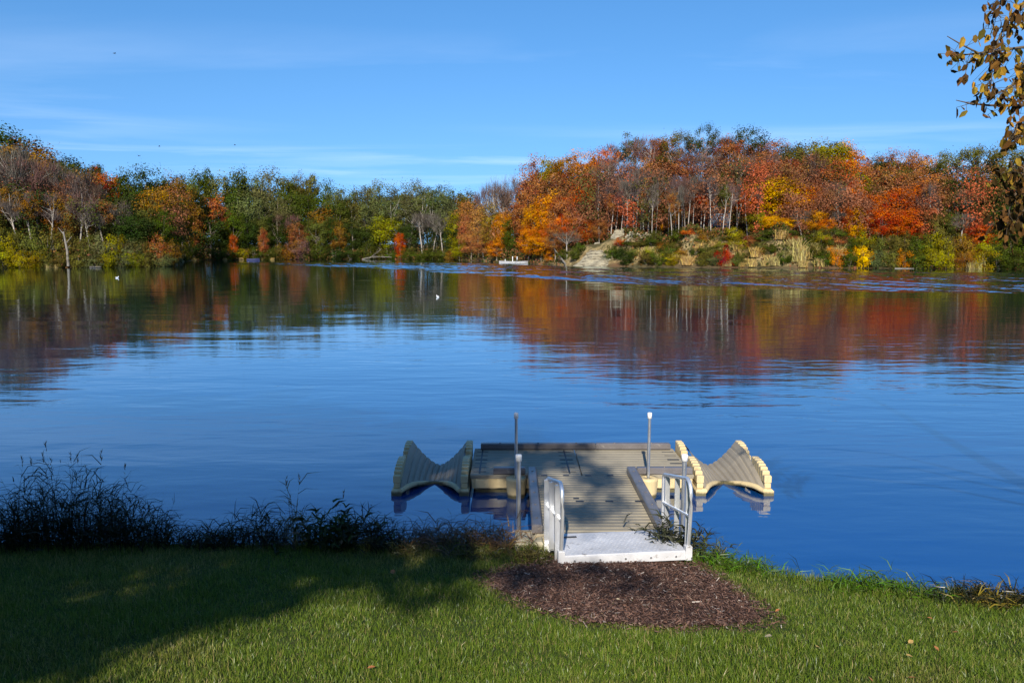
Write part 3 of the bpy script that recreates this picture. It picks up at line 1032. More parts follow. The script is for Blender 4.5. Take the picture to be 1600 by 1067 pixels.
for k in range(3):      # leafy almost from the ground up
    c = crown((0, 0, 0.53), (0.27, 0.27, 0.46), 88, 100, 0.085, 0.0105, 600 + k, 0.5, 0.10)
    add_proto('dense', trunk_mesh('trunk', 0.2, 0.9, c[3][:8], 0.016, 90 + k), crown_mesh('crown', [c], M_LEAF), 0.31)

TINT = {
    'O': ((0.42, 0.150, 0.026), 'orange'), 'R': ((0.37, 0.085, 0.032), 'red orange'), 'D': ((0.235, 0.092, 0.045), 'rust red'),
    'C': ((0.24, 0.022, 0.018), 'dark crimson'), 'Y': ((0.46, 0.235, 0.016), 'golden yellow'), 'L': ((0.180, 0.155, 0.020), 'yellow green'),
    'G': ((0.052, 0.064, 0.013), 'green'), 'E': ((0.030, 0.043, 0.011), 'dark green'), 'V': ((0.088, 0.080, 0.022), 'olive'),
    'B': ((0.185, 0.098, 0.028), 'golden brown'), 'W': ((0.30, 0.135, 0.060), 'pale orange brown'), 'S': ((0.120, 0.096, 0.082), 'grey'), 'P': ((0.128, 0.078, 0.062), 'purplish grey'),
    'T': ((0.42, 0.32, 0.15), 'tan'), 'A': ((0.088, 0.092, 0.036), 'grey green'),
}
NAME = {'full': ('broadleaf_tree', 'tree', 'full tree'), 'tall': ('slender_tree', 'tree', 'slender tree'), 'bare': ('bare_tree', 'tree', 'bare tree'),
        'open': ('spreading_tree', 'tree', 'spreading tree'), 'bush': ('shore_bush', 'bush', 'round bush'), 'dense': ('leafy_tree', 'tree', 'dense tree')}
TREES = []      # (empty, px, t, kind, tint, label override)


def tree(px, ytop, t, wpx, kind, tint, lab=None):
    p, D = spot(px, t)
    h = max(1.0, height_to(px, ytop, D) - p.z + 0.1)
    tm, cm, cr = random.choice(PROTO[kind])
    if kind in ('full', 'open') and t > 17: wpx *= 1.32
    wd = wpx / F * D / (2 * cr)
    nm = NAME[kind]
    e = empty(nm[0], p, random.uniform(0, 6.28))
    tr = link_mesh('trunk', tm, e); ob = link_mesh('crown', cm, e)
    tr.scale = ob.scale = (wd, wd, h)
    col = np.array(TINT[tint][0]) * random.uniform(0.82, 1.18)
    col = col * np.array([random.uniform(0.9, 1.1), random.uniform(0.9, 1.1), 1])
    ob.color = (*col, 1)
    b = random.uniform(0.75, 1.2)
    base = (0.32, 0.28, 0.235) if kind in ('bare', 'tall') else (0.20, 0.165, 0.13)
    tr.color = tuple(x * b for x in base) + (1,)
    TREES.append([e, px, t, kind, tint, lab])


# one line per band: x : top y : width : kind tint  (photo pixels), t = metres behind the waterline
KIND = {'f': 'full', 't': 'tall', 'b': 'bare', 'o': 'open', 'u': 'bush', 'd': 'dense'}


def rows(t, text):
    for it in text.split():
        a = it.split(':')
        tt = t + random.uniform(-0.12, 0.12) * t
        tree(float(a[0]), float(a[1]), tt, float(a[2]), KIND[a[3][0]], a[3][1], LAB.get(it))


LAB = {
    '168:268:40:tR': 'narrow red tree standing out among grey trunks on the left bank',
    '625:362:20:dR': 'small bright red orange tree at the water on the central far shore',
    '845:366:62:fO': 'bright orange low maple at the water beside the white boats',
    '802:340:40:dG': 'dark green tree behind the white boats among orange crowns',
    '1095:192:42:oE': 'dark open crowned tree alone against the sky, left of the gap on the hilltop',
    '1162:195:58:oE': 'wide dark green open crown against the sky, right of the gap on the hilltop',
    '1053:197:42:oV': 'olive brown open crown just left of the dark hilltop tree',
    '1213:275:66:fY': 'large golden yellow tree in the middle of the right hillside',
    '945:272:44:tP': 'tall leaning tree with pale bare trunk above the rock outcrop',
    '1032:298:36:dO': 'narrow orange tree reaching low beside grey trunks right of the rock outcrop',
    '1076:376:28:uR': 'small scarlet bush on the grassy bluff right of the rock outcrop',
    '1134:384:30:uC': 'dark crimson bush by the waterline on the bluff',
    '1529:350:44:dR': 'salmon red tree low on the far right shore under the overhanging branch',
    '487:267:34:tV': 'tall gold green tree topping the central far shore skyline',
    '328:338:62:fE': 'big round dark green tree near the water left of centre',
    '1336:322:30:dY': 'narrow yellow tree in front of red ones on the right hillside',
    '606:338:66:fL': 'yellow green round tree just left of the small red tree',
}
# left bank
rows(44, '-30:200:80:fE 3:200:70:fE 28:206:60:fG 47:214:70:fB 72:228:56:fB 100:242:50:fG 122:244:64:fE 146:262:44:fG 158:255:26:tG 185:270:48:fG 208:268:48:fG 236:263:52:fE 258:272:40:fG 276:268:34:fB')
rows(26, '-12:250:60:bS 12:240:56:bS 36:232:56:bS 60:252:52:bP 88:258:56:bS 112:268:52:bP 136:272:56:bS 150:282:44:bP 168:268:40:tR 196:292:52:fE 222:296:52:fG 246:285:44:fB 264:290:44:fD')
rows(14, '-20:290:50:fV 8:292:40:tB 30:300:44:bS 52:296:44:tB 78:305:44:bS 98:300:48:fB 124:300:44:bP 142:318:40:bS 165:312:44:tD 186:318:40:bS 208:330:52:fE 236:320:44:fV 256:326:40:fG 272:335:34:fG')
rows(4.5, '-26:352:50:uV -2:350:44:uV 18:358:38:uL 38:352:44:uV 62:356:44:uV 84:350:44:uV 112:362:40:uV 132:360:38:uV 156:366:42:uA 178:360:36:uL 198:368:42:uA 220:372:36:uV 244:368:40:uD 262:372:34:uB 272:385:26:uA')
rows(1.5, '-14:388:34:uV 6:384:34:uL 30:386:36:uL 54:384:36:uL 74:390:30:uV 92:392:30:uV 122:392:34:uV 146:394:32:uA 166:390:34:uL 190:396:30:uA 206:392:30:uL 226:394:28:uV 254:394:30:uA')
# central far shore
rows(34, '292:272:40:fV 312:266:40:fG 331:258:26:tE 352:266:40:fV 374:263:40:fG 398:268:44:fA 420:266:44:fA 444:268:40:fG 466:268:36:fV 487:267:34:tV 508:284:40:fG 530:288:40:fA 552:292:40:fA 575:287:40:fA 598:286:44:fA 622:288:40:fA 645:284:40:fA 668:288:40:fA 690:287:40:fA 712:290:40:fA 732:294:34:fV')
rows(20, '284:282:36:fB 296:298:36:fB 318:300:34:fV 338:306:40:fD 360:298:40:fG 384:296:44:fA 410:300:44:fA 436:298:44:fA 460:292:40:fG 482:296:36:fG 504:322:44:fB 526:306:40:fG 548:310:44:fV 572:308:40:fA 596:306:40:fA 618:310:40:tA 640:302:40:tA 662:304:44:tA 684:304:44:tA 704:310:40:fA')
rows(10, '290:328:30:fL 303:330:32:dD 328:338:62:fE 366:330:40:fG 388:336:40:fE 408:340:36:fV 432:332:44:fE 452:338:36:bP 466:344:36:fD 494:340:44:fV 520:338:40:fE 530:344:34:fB 552:346:44:fE 576:350:40:fE 606:338:66:fL 638:346:34:fE 660:336:34:bS 676:334:34:bS 692:338:34:bS 706:350:32:fE')
rows(3, '288:378:26:uG 302:376:30:uE 340:384:30:uE 365:366:15:dR 358:384:28:uG 380:386:26:uL 398:382:28:uG 412:358:16:dD 420:384:28:uG 436:380:26:uV 452:376:40:uB 466:372:34:uP 478:384:28:uV 500:380:36:uG 524:384:32:uE 548:386:36:uE 574:378:36:uG 594:384:30:uV 612:388:24:uG 625:362:20:dR 640:384:28:uG 658:390:30:uG 676:386:34:uG 692:388:30:uG 708:386:26:uB')
# right headland, low orange part
rows(30, '722:312:36:fB 742:306:44:fW 760:296:36:bP 776:290:36:bP 792:278:40:bP 812:278:44:bP 830:268:44:fD')
rows(13, '712:334:36:fL 728:328:40:fW 748:322:44:fW 770:320:44:fB 786:326:36:fO 802:340:40:dG 822:300:52:fD 836:312:44:fO 856:300:50:fO 876:300:48:fD')
rows(4, '718:372:34:dL 736:360:40:fW 756:362:44:fW 776:374:38:fO 826:350:40:fO 845:366:62:fO 868:352:40:fD 886:362:34:bS 862:388:26:uO 884:388:28:uG 900:384:24:uG')
# right hill, skyline to the water
rows(58, '838:246:36:fD 856:240:44:fL 880:238:40:fB 902:238:40:fO 922:238:36:fO 942:232:44:fR 962:228:44:bP 985:212:40:tA 1002:218:44:bP 1022:214:44:fD 1040:210:40:fD 1053:197:42:oV 1076:228:44:bP 1095:192:42:oE 1116:216:48:bP 1134:212:44:fD 1162:195:58:oE 1180:220:40:fD 1202:220:44:fD 1224:222:44:fV 1246:222:44:fV 1268:220:44:fL 1292:216:56:fL 1316:222:44:fO 1346:246:36:fD 1368:240:36:fE 1392:236:40:fD 1412:240:40:fD 1436:240:40:fW 1458:250:36:fV 1486:228:48:oV 1512:222:60:oV 1544:222:60:oV 1572:228:52:oV 1600:236:52:fG 1632:232:60:fV')
rows(40, '846:276:48:fD 868:268:48:fW 890:262:48:fD 912:266:44:fD 934:258:44:bP 954:254:44:bP 974:256:44:bP 994:248:44:bP 1014:246:44:fD 1034:240:48:tV 1058:244:44:fD 1080:244:44:bP 1102:242:44:bP 1126:244:48:fD 1150:240:48:bP 1172:240:48:fD 1196:244:44:bP 1220:246:48:fD 1244:244:44:fD 1268:242:48:bP 1292:246:48:fD 1314:248:44:fR 1336:264:36:fL 1358:262:40:fD 1380:260:44:fD 1402:258:40:tV 1426:258:48:fD 1450:266:44:fW 1474:276:44:fV 1498:272:48:fE 1524:270:52:fG 1550:262:44:fV 1576:272:48:fE 1606:270:48:fE 1640:270:50:fV')
rows(25, '842:312:40:fO 862:306:40:fO 882:300:40:fD 904:292:44:fR 924:300:40:fD 945:272:44:tP 962:292:36:fD 974:280:36:bS 988:270:36:bS 1002:272:36:bS 1014:268:36:bS 1032:298:36:dO 1050:296:36:fD 1066:282:36:bS 1086:290:40:tR 1104:288:36:bS 1118:268:40:tV 1148:288:48:tR 1170:292:40:fD 1188:286:48:fY 1213:275:66:fY 1240:292:44:fO 1262:290:44:fO 1284:300:40:fD 1300:288:36:bP 1314:292:36:bS 1328:284:32:fR 1350:300:40:fD 1372:296:44:fR 1394:292:44:fR 1418:284:44:fR 1438:284:40:tD 1456:288:40:tD 1478:296:40:fV 1500:300:40:bS 1522:306:40:fE 1546:300:44:fE 1572:306:48:fE 1606:304:48:fV')
rows(19, '936:288:20:bP 950:284:20:bS 962:280:20:bP 978:276:20:bS 990:282:20:bP 1000:278:20:bS 1012:284:20:bP 1024:280:20:bS 1044:282:20:bP 1056:278:20:bS 1070:280:20:bP 1082:276:20:bS 1094:282:20:bP 1106:278:20:bS 1134:282:20:bP 1150:280:20:bS 1182:290:20:bP 1310:296:20:bP 1442:296:20:bP 1452:292:20:bS')
rows(14, '858:340:36:fR 880:334:40:fR 902:334:36:fD 918:344:32:dR 936:342:28:fD 954:300:24:tD 970:292:22:tP 981:284:22:bS 993:280:22:bS 1006:284:22:tW 1018:288:22:bS 1050:300:24:tD 1060:290:22:bS 1074:288:24:bP 1098:296:28:tR 1110:280:24:bS 1128:288:24:tV 1138:292:22:bS 1168:300:30:tR 1184:328:40:fL 1206:336:40:fY 1226:340:34:fY 1254:330:34:bS 1272:326:44:fO 1290:342:34:fO 1306:332:30:bS 1322:316:30:fR 1336:322:30:dY 1356:322:38:fR 1378:318:40:fR 1402:322:44:fR 1424:326:40:fR 1446:322:34:tD 1462:330:34:fV 1482:332:34:fV 1500:334:34:bS 1529:350:44:dR 1514:340:34:fD 1552:340:40:fG 1580:336:44:fE 1612:340:44:fG')
rows(6.5, '906:380:26:uG 968:372:22:uR 982:380:28:uG 1000:376:28:uV 1018:372:30:uG 1036:376:28:uB 1056:376:28:uV 1076:376:28:uR 1092:374:28:uG 1112:372:30:uV 1130:370:28:uV 1150:368:38:uL 1172:366:28:uD 1194:370:34:uG 1214:368:34:uG 1236:366:30:uD 1258:364:34:uG 1284:362:34:uL 1304:366:34:uD 1324:368:34:uG 1346:362:40:uL 1368:366:36:uV 1390:364:38:uV 1412:362:36:uV 1434:360:38:uG 1456:358:40:uL 1478:356:40:uV 1500:362:40:uB 1522:380:36:uB 1546:370:40:uL 1572:366:44:uG 1604:364:48:uG')
rows(5.5, '995:378:26:uV 1046:378:28:uG 1098:380:26:uG 1122:378:26:uL 1186:376:26:uV 1226:376:28:uG 1296:372:36:uG')
rows(8.5, '1022:358:28:uV 1058:354:30:uG 1102:356:30:uB 1146:352:32:uL 1196:356:30:uG 1232:358:30:uG 1276:354:34:uV 1304:352:34:uG')
rows(3, '957:380:28:uG 972:384:30:uE')
rows(4, '990:386:26:uV 1014:386:24:uL 1040:384:26:uV 1066:388:22:uB 1088:386:24:uG 1108:384:26:uV 1128:380:24:uV 1168:384:24:uV 1188:386:22:uB 1206:380:28:uG 1228:380:26:uG 1262:382:26:uG 1276:378:26:uV')
rows(1.6, '978:392:26:uE 1010:394:30:uV 1026:388:28:uG 1050:392:30:uL 1100:392:28:uV 1118:394:26:uA 1134:384:30:uC 1152:392:28:uV 1226:390:28:uG 1290:388:34:uG 1308:384:30:uO 1328:390:34:uG 1350:380:34:uY 1372:388:34:uA 1394:384:34:uV 1416:388:26:uO 1432:386:36:uG 1456:384:36:uL 1480:384:36:uL 1504:388:34:uB 1538:386:40:uL 1562:388:36:uG 1590:388:40:uG')

ORD = ['first', 'second', 'third', 'fourth', 'fifth', 'sixth', 'seventh', 'eighth', 'ninth', 'tenth', 'eleventh', 'twelfth', 'thirteenth', 'fourteenth', 'fifteenth', 'sixteenth', 'seventeenth', 'eighteenth', 'nineteenth', 'twentieth', 'thirtieth', 'fortieth']
_tens = {2: 'twenty', 3: 'thirty', 4: 'forty'}
ORD = ORD[:20] + [t for k in (2, 3, 4) for t in ([_tens[k] + '-' + u for u in ORD[:9]] + [ORD[18 + k] if k < 3 + 0 else ORD[18 + k] if k < 4 else 'fiftieth'])]
ORD[29] = 'thirtieth'; ORD[39] = 'fortieth'


def place_words(px, t):
    reg = 'left bank' if px < 280 else 'central far shore' if px < 709 else 'right headland' if px < 905 else 'right hill'
    row = 'by the water' if t < 9 else 'on the lower slope' if t < 17 else 'on the middle slope' if t < 30 else 'below the skyline' if t < 50 and reg == 'right hill' else 'along the skyline'
    return row + ' of the ' + reg


buckets = {}
for T in TREES:
    if T[5] is None:
        buckets.setdefault((T[3], T[4], place_words(T[1], T[2])), []).append(T)
for (kind, tint, pl), L in buckets.items():
    L.sort(key=lambda T: T[1])
    for i, T in enumerate(L):
        base = TINT[tint][1] + ' ' + NAME[kind][2]
        T[5] = ('only ' + base + ' ' + pl) if len(L) == 1 else (ORD[i] + ' ' + base + ' from left ' + pl)
GRP = {'tree': 'autumn trees on the far shore', 'bush': 'bushes along the far shore'}
for (e, px, t, kind, tint, lab) in TREES:
    tag(e, lab, NAME[kind][1], GRP[NAME[kind][1]])
print('TREES', len(TREES))

# the wood behind and beside those trees: one mass of foliage
SKYL = [(-700, 190), (-60, 200), (0, 214), (50, 226), (100, 256), (150, 270), (270, 280), (480, 282), (510, 296), (735, 304), (790, 300), (840, 266), (900, 250), (960, 244), (1050, 228), (1200, 232), (1320, 240), (1345, 260), (1460, 264), (1490, 246), (1600, 250), (2400, 236)]
Qs, Rs, Cs, Ks = [], [], [], []
g = np.random.default_rng(5)
PAL = {'l': ['E', 'G', 'V', 'B', 'D', 'E'], 'c': ['A', 'E', 'G', 'V', 'A'], 'r': ['D', 'R', 'D', 'W', 'V', 'B', 'D']}
for i in range(620):
    px = g.uniform(-60, 1660) if i < 430 else (g.uniform(-420, -50) if i < 525 else g.uniform(1650, 2050))
    inside = -60 < px < 1660
    t = g.uniform(12, 62) if inside else g.uniform(3, 60)
    p, D = spot(px, t)
    zt = height_to(px, float(interp(px, SKYL)) + g.uniform(4, 30), D)
    h = min(zt - p.z, g.uniform(9, 19))
    if h < 3: continue
    Q, r, c, _ = crown((0, 0, 0.5), (0.22, 0.22, 0.5), 16, 80, 0.13, 0.0125, 9000 + i, 0.3, 0.2)
    Q = Q * h + np.array(p)
    pal = PAL['l' if px < 280 else 'c' if px < 709 else 'r']
    col = np.array(TINT[pal[g.integers(0, len(pal))]][0]) * g.uniform(0.7, 1.0)
    Qs.append(Q); Rs.append(r); Cs.append(c); Ks.append(np.tile(col, (len(Q), 1)))
# low undergrowth on the slopes
nU = 60000
px = g.uniform(-80, 1680, nU); t = g.gamma(1.6, 9, nU) + 0.2
t = np.where((px > 895) & (px < 1330) & (t < 8), t + 8 * (g.uniform(0, 1, nU) > 0.35), t)
k_ = ~((px > 880) & (px < 975) & (t < 13)); px, t = px[k_], t[k_]; nU = len(px)
D = shore_dist(px) + t; a, b = ray(px)
P = np.stack([a * D, b * D, terr(px, t) + g.uniform(0.0, 1.55, nU) ** 2 * np.where(px < 850, 1.4, 0.6)], -1)
Q = leaf_quads(P, g.normal(0, 0.6, P.shape) + np.array([0, -0.5, 0.6]), g.uniform(0.14, 0.34, nU), g)
pal = np.array([TINT[q][0] for q in ('G', 'V', 'B', 'D', 'E', 'V')])
pick = g.integers(0, 6, nU)
Qs.append(Q); Rs.append(g.uniform(0, 1, nU)); Cs.append(vnoise(px, t * 6, 0.1, 4)); Ks.append(pal[pick] * 0.8)
Q = np.concatenate(Qs); r = np.concatenate(Rs); c = np.concatenate(Cs); K = np.concatenate(Ks)
m, N = new_mat('wood_foliage')
at = N.n('ShaderNodeAttribute', attribute_name='tint')
rnd = N.n('ShaderNodeAttribute', attribute_name='rnd').outputs['Fac']
h = N.n('ShaderNodeHueSaturation', i_Color=at.outputs['Color'], i_Value=N.math('ADD', 0.6, N.math('MULTIPLY', rnd, 0.8))).outputs[0]
d = N.n('ShaderNodeBsdfDiffuse', i_Color=h); tr = N.n('ShaderNodeBsdfTranslucent', i_Color=h)
mx = N.n('ShaderNodeMixShader', i_0=0.22); N.link(d.outputs[0], mx.inputs[1]); N.link(tr.outputs[0], mx.inputs[2])
finish(N, mx.outputs[0])
me = np_mesh('distant_wood', Q.reshape(-1, 3), np.arange(len(Q) * 4).reshape(-1, 4), m, {'rnd': r})
ca = me.attributes.new('tint', 'FLOAT_COLOR', 'FACE')
ca.data.foreach_set('color', np.concatenate([K, np.ones((len(K), 1))], 1).astype(np.float32).ravel())
tag(link_mesh('distant_wood', me), 'dense mixed autumn wood and undergrowth filling the slopes behind the single trees', 'woodland', kind='stuff')


# ------------------------------------------------------------------ rock outcrop, dry grass, driftwood on the far shore
def rock_mesh(name, sx, sy, sz, seed, mat, n=60):
    """layered boulder-like outcrop: a dome cut into ledges"""
    g = np.random.default_rng(seed)
    u = np.linspace(0, 1, n); v = np.linspace(0, 1, n)
    U, V_ = np.meshgrid(u, v)
    x = (U - 0.5) * sx; y = V_ * sy
    z = sz * (V_ ** 0.8) * np.clip(1.5 * np.sin(np.pi * np.clip(U, 0.02, 0.98)) ** 0.7, 0, 1)
    z = np.floor(z / (sz / 6)) * (sz / 6) * 0.12 + z * 0.88 + 0.5 * (vnoise(x, y, 0.7, seed) - 0.5) * sz * 0.25 + 0.45 * (vnoise(x, y, 1.7, seed + 1) - 0.5) + 0.3 * (vnoise(x, y, 4.0, seed + 6) - 0.5)
    x = x + 0.9 * (vnoise(z, y, 1.1, seed + 2) - 0.5); y = y + 0.9 * (vnoise(x, z, 1.0, seed + 3) - 0.5)
    idx = np.arange(n * n).reshape(n, n)
    fc = np.stack([idx[:-1, :-1], idx[:-1, 1:], idx[1:, 1:], idx[1:, :-1]], -1).reshape(-1, 4)
    return np_mesh(name, np.stack([x, y, z], -1), fc, mat)


m, N = new_mat('pale_rock')
tc = N.n('ShaderNodeTexCoord').outputs['Object']
n1 = N.noise(N.mapping(tc, (0.5, 0.5, 3.0)), 1.2, 6, 0.7); n2 = N.noise(tc, 5, 4, 0.7)
colr = N.ramp(n1, [(0.38, (0.10, 0.08, 0.055)), (0.48, (0.27, 0.235, 0.16)), (0.72, (0.38, 0.34, 0.24))])
finish(N, principled(N, colr, 0.9, 0, n2, 0.9, 0.25, 0.1))
M_ROCK = m
for (px, t, sx, sy, sz, rz, lab) in ((926, -0.9, 8.8, 10.0, 4.9, -0.42, 'pale layered rock face sloping into the lake at the foot of the right hill'),
                                     (1004, 9.5, 7.0, 1.8, 2.2, 0.25, 'long pale stone ledge above the rock face among the bare trunks'),
                                     (968, 9.5, 3.0, 1.6, 2.4, 0.0, 'small weathered boulder between the rock face and the stone ledge')):
    p, D = spot(px, t)
    o = link_mesh('rock_outcrop', rock_mesh('rock_outcrop', sx, sy, sz, int(px), M_ROCK))
    o.location = p + Vector((0, 0, -0.1 if sz > 3 else -0.9))
    o.rotation_euler = (0, 0, rz)
    tag(o, lab, 'rock')

# tan grass tussocks
def tussock_mesh(seed, n=420):
    g = np.random.default_rng(seed)
    b = g.normal(0, 0.26, (n, 3)) * np.array([1, 1, 0])
    d = np.concatenate([g.normal(0, 0.28, (n, 2)), np.ones((n, 1))], 1)
    L = g.uniform(0.45, 1.05, n)[:, None]
    s = np.cross(d, g.normal(0, 1, (n, 3))); s /= np.linalg.norm(s, axis=1, keepdims=True); s *= 0.022
    tip = b + d * L; md = b + d * L * 0.6 + np.array([0, 0, 0.03])
    droop = tip - np.array([0, 0, 0.08]) + g.normal(0, 0.07, (n, 3))
    V = np.stack([b - s, b + s, md + s, md - s, md - s, md + s, droop + s * .3, droop - s * .3], 1)
    return np_mesh('tussock', V.reshape(-1, 3), np.arange(n * 8).reshape(-1, 4), M_LEAF, {'rnd': np.repeat(g.uniform(0, 1, n), 2), 'clump': np.repeat(g.uniform(0, 1, n), 2)})


TUS = [tussock_mesh(70 + k) for k in range(4)]
gl = []
spots = []
for px in np.arange(1000, 1330, 8.5):
    spots.append((px + random.uniform(-4, 4), random.choice((1.2, 2.6, 4.2, 5.6)), random.uniform(0.9, 1.9)))
spots += [(1160, 4.5, 1.7), (1180, 4, 1.9), (1240, 5, 2.6), (1248, 3, 2.8), (1256, 4, 2.4), (1520, 0.8, 1.3), (1527, 1.0, 1.6), (303, 0.5, 0.9), (351, 0.5, 0.9), (376, 0.5, 1.0), (425, 0.6, 0.9), (75, 0.6, 1.0), (86, 0.8, 0.8)]
for (px, t, hgt) in sorted(spots):
    p, D = spot(px, t)
    o = link_mesh('grass_tussock', random.choice(TUS)); o.location = p; o.rotation_euler = (0, 0, random.uniform(0, 6))
    o.scale = (hgt * 0.95, hgt * 0.95, hgt); o.color = (0.40 * random.uniform(.85, 1.1), 0.29, 0.13, 1)
    gl.append((px, o))
for nm, lo_, hi_ in (('on the left bank', -99, 270), ('on the central far shore', 270, 800), ('on the grassy bluff', 800, 1400), ('at the far right shore', 1400, 1700)):
    sub = [o for p_, o in gl if lo_ <= p_ < hi_]
    for i, o in enumerate(sub):
        ordn = ORD[i]
        tag(o, ordn + ' tan dry grass tussock from the left ' + nm, 'grass tuft', 'dry grass tussocks on the far shore', 'thing')

M_WOOD = simple_mat('bleached_wood', (0.15, 0.13, 0.105), 0.9, vary=0.3, scale=1.5)


def log(lab, name, pts, r, twigs=0, cat='log'):
    P = []
    for (px, py, t) in pts:
        D = float(shore_dist(px)) + t; a, b = ray(px)
        v = point_at(px, py, float(b) * D); P.append(v)
    o0 = P[0].copy()
    m = MB(); m.tube([p - o0 for p in P], list(np.linspace(r, r * 0.45, len(P))), 8)
    for i in range(twigs):
        q = P[0].lerp(P[-1], random.uniform(0.3, 0.95)) - o0
        m.tube([q, q + Vector((random.uniform(-1.2, 1.2), random.uniform(-.5, .5), random.uniform(0.3, 1.5)))], [r * 0.4, r * 0.1], 5)
    o = m.build(name, M_WOOD); o.location = o0
    tag(o, lab, cat)


log('pale dead trunk leaning out of the bushes at the left bank waterline', 'dead_trunk', [(107, 416, 0.3), (105, 392, 0.6), (99, 362, 1.2)], 0.28, 3, 'dead tree')
log('grey fallen log lying along the water left of the small red tree', 'driftwood_log', [(566, 405, -0.8), (586, 401, 0.2), (612, 402, 0.6)], 0.2, 5)
log('grey fallen branch slanting up beside the log on the central far shore', 'driftwood_branch', [(576, 404, -0.2), (588, 396, 0.8), (596, 389, 1.5)], 0.22, 3)
log('pale leaning pole between the bright orange maple and the rock face', 'dead_trunk', [(884, 413, 0.6), (875, 401, 1.3), (866, 389, 2.0)], 0.20, 0, 'dead tree')
log('flat pale log at the waterline of the left bank point', 'driftwood_log', [(140, 417.2, -0.5), (158, 416.8, -0.3)], 0.13, 0)
log('thin pale log at the waterline of the far right shore', 'driftwood_log', [(1398, 419.6, -0.4), (1428, 419.5, -0.2)], 0.11, 0)


# ------------------------------------------------------------------ houses half hidden in the right hill wood
M_WALLA = simple_mat('house_siding_blue_grey', (0.10, 0.125, 0.17), 0.7, vary=0.08, scale=1)
M_WALLB = simple_mat('house_siding_white', (0.66, 0.66, 0.66), 0.7, vary=0.08, scale=1)
M_ROOF = simple_mat('dark_shingles', (0.045, 0.042, 0.045), 0.9, vary=0.2, scale=2)
M_GLASS = simple_mat('window_glass', (0.12, 0.16, 0.22), 0.08, vary=0.1, scale=1)
M_TRIM = simple_mat('white_trim', (0.75, 0.75, 0.74), 0.6, vary=0.05)


def house(px, t, w_, d_, h_, wall, lab, zoff=0.0):
    p, D = spot(px, t)
    e = empty('hillside_house', p + Vector((0, 0, zoff)), random.uniform(-0.2, 0.2))
    m = MB(); m.box(-w_ / 2, w_ / 2, 0, d_, -2, h_)
    m.add([(-w_ / 2, 0, h_), (-w_ / 2, d_, h_), (-w_ / 2, d_ / 2, h_ + 1.8), (w_ / 2, 0, h_), (w_ / 2, d_, h_), (w_ / 2, d_ / 2, h_ + 1.8)], [(0, 1, 2), (3, 5, 4)])
    m.build('wall', wall, e)
    m = MB()
    o_, th = 0.4, 0.15
    for (ya, yb, s) in ((-o_, d_ / 2, 1), (d_ + o_, d_ / 2, -1)):
        za = h_ - 0.36 + 0.02; zb = h_ + 1.82
        vs = [(-w_ / 2 - o_, ya, za), (w_ / 2 + o_, ya, za), (w_ / 2 + o_, yb, zb), (-w_ / 2 - o_, yb, zb)]
        vs += [(x, y, z + th) for x, y, z in vs]
        m.add(vs, [(0, 3, 2, 1), (4, 5, 6, 7), (0, 1, 5, 4), (2, 3, 7, 6), (1, 2, 6, 5), (0, 4, 7, 3)])
    m.build('roof', M_ROOF, e)
    k = int(w_ / 2.4)
    for i in range(k):
        x = -w_ / 2 + (i + 0.5) * w_ / k
        m = MB(); m.box(x - 0.6, x + 0.6, -0.03, 0.02, h_ - 1.9, h_ - 0.6); f = m.build('window', M_GLASS, e)
        m = MB()
        for (a, b, c, d) in ((x - .68, x - .6, h_ - 1.98, h_ - .52), (x + .6, x + .68, h_ - 1.98, h_ - .52), (x - .6, x + .6, h_ - .6, h_ - .52), (x - .6, x + .6, h_ - 1.98, h_ - 1.9)):
            m.box(a, b, -0.05, 0.02, c, d)
        m.build('frame', M_TRIM, f)
    tag(e, lab, 'house')


house(1124, 23, 3.8, 5, 4.2, M_WALLA, 'blue grey house glimpsed between pale trunks left of the golden tree')
house(1244, 46, 12, 8, 6.0, M_WALLA, 'dark roofed house behind the top of the large golden yellow tree', 1.5)
house(1376, 34, 9, 7, 5.0, M_WALLB, 'white house glimpsed behind the red trees of the right hillside')
house(1502, 34, 10, 7, 4.6, M_WALLB, 'white house glimpsed above the salmon red tree at the far right')

# ------------------------------------------------------------------ boats at the far landing
M_HULL = simple_mat('boat_white', (0.32, 0.32, 0.31), 0.5, vary=0.2, scale=2)
M_NAVY = simple_mat('boat_navy', (0.035, 0.04, 0.10), 0.4, vary=0.1, scale=2)
M_MOTOR = simple_mat('motor_black', (0.03, 0.03, 0.035), 0.4)


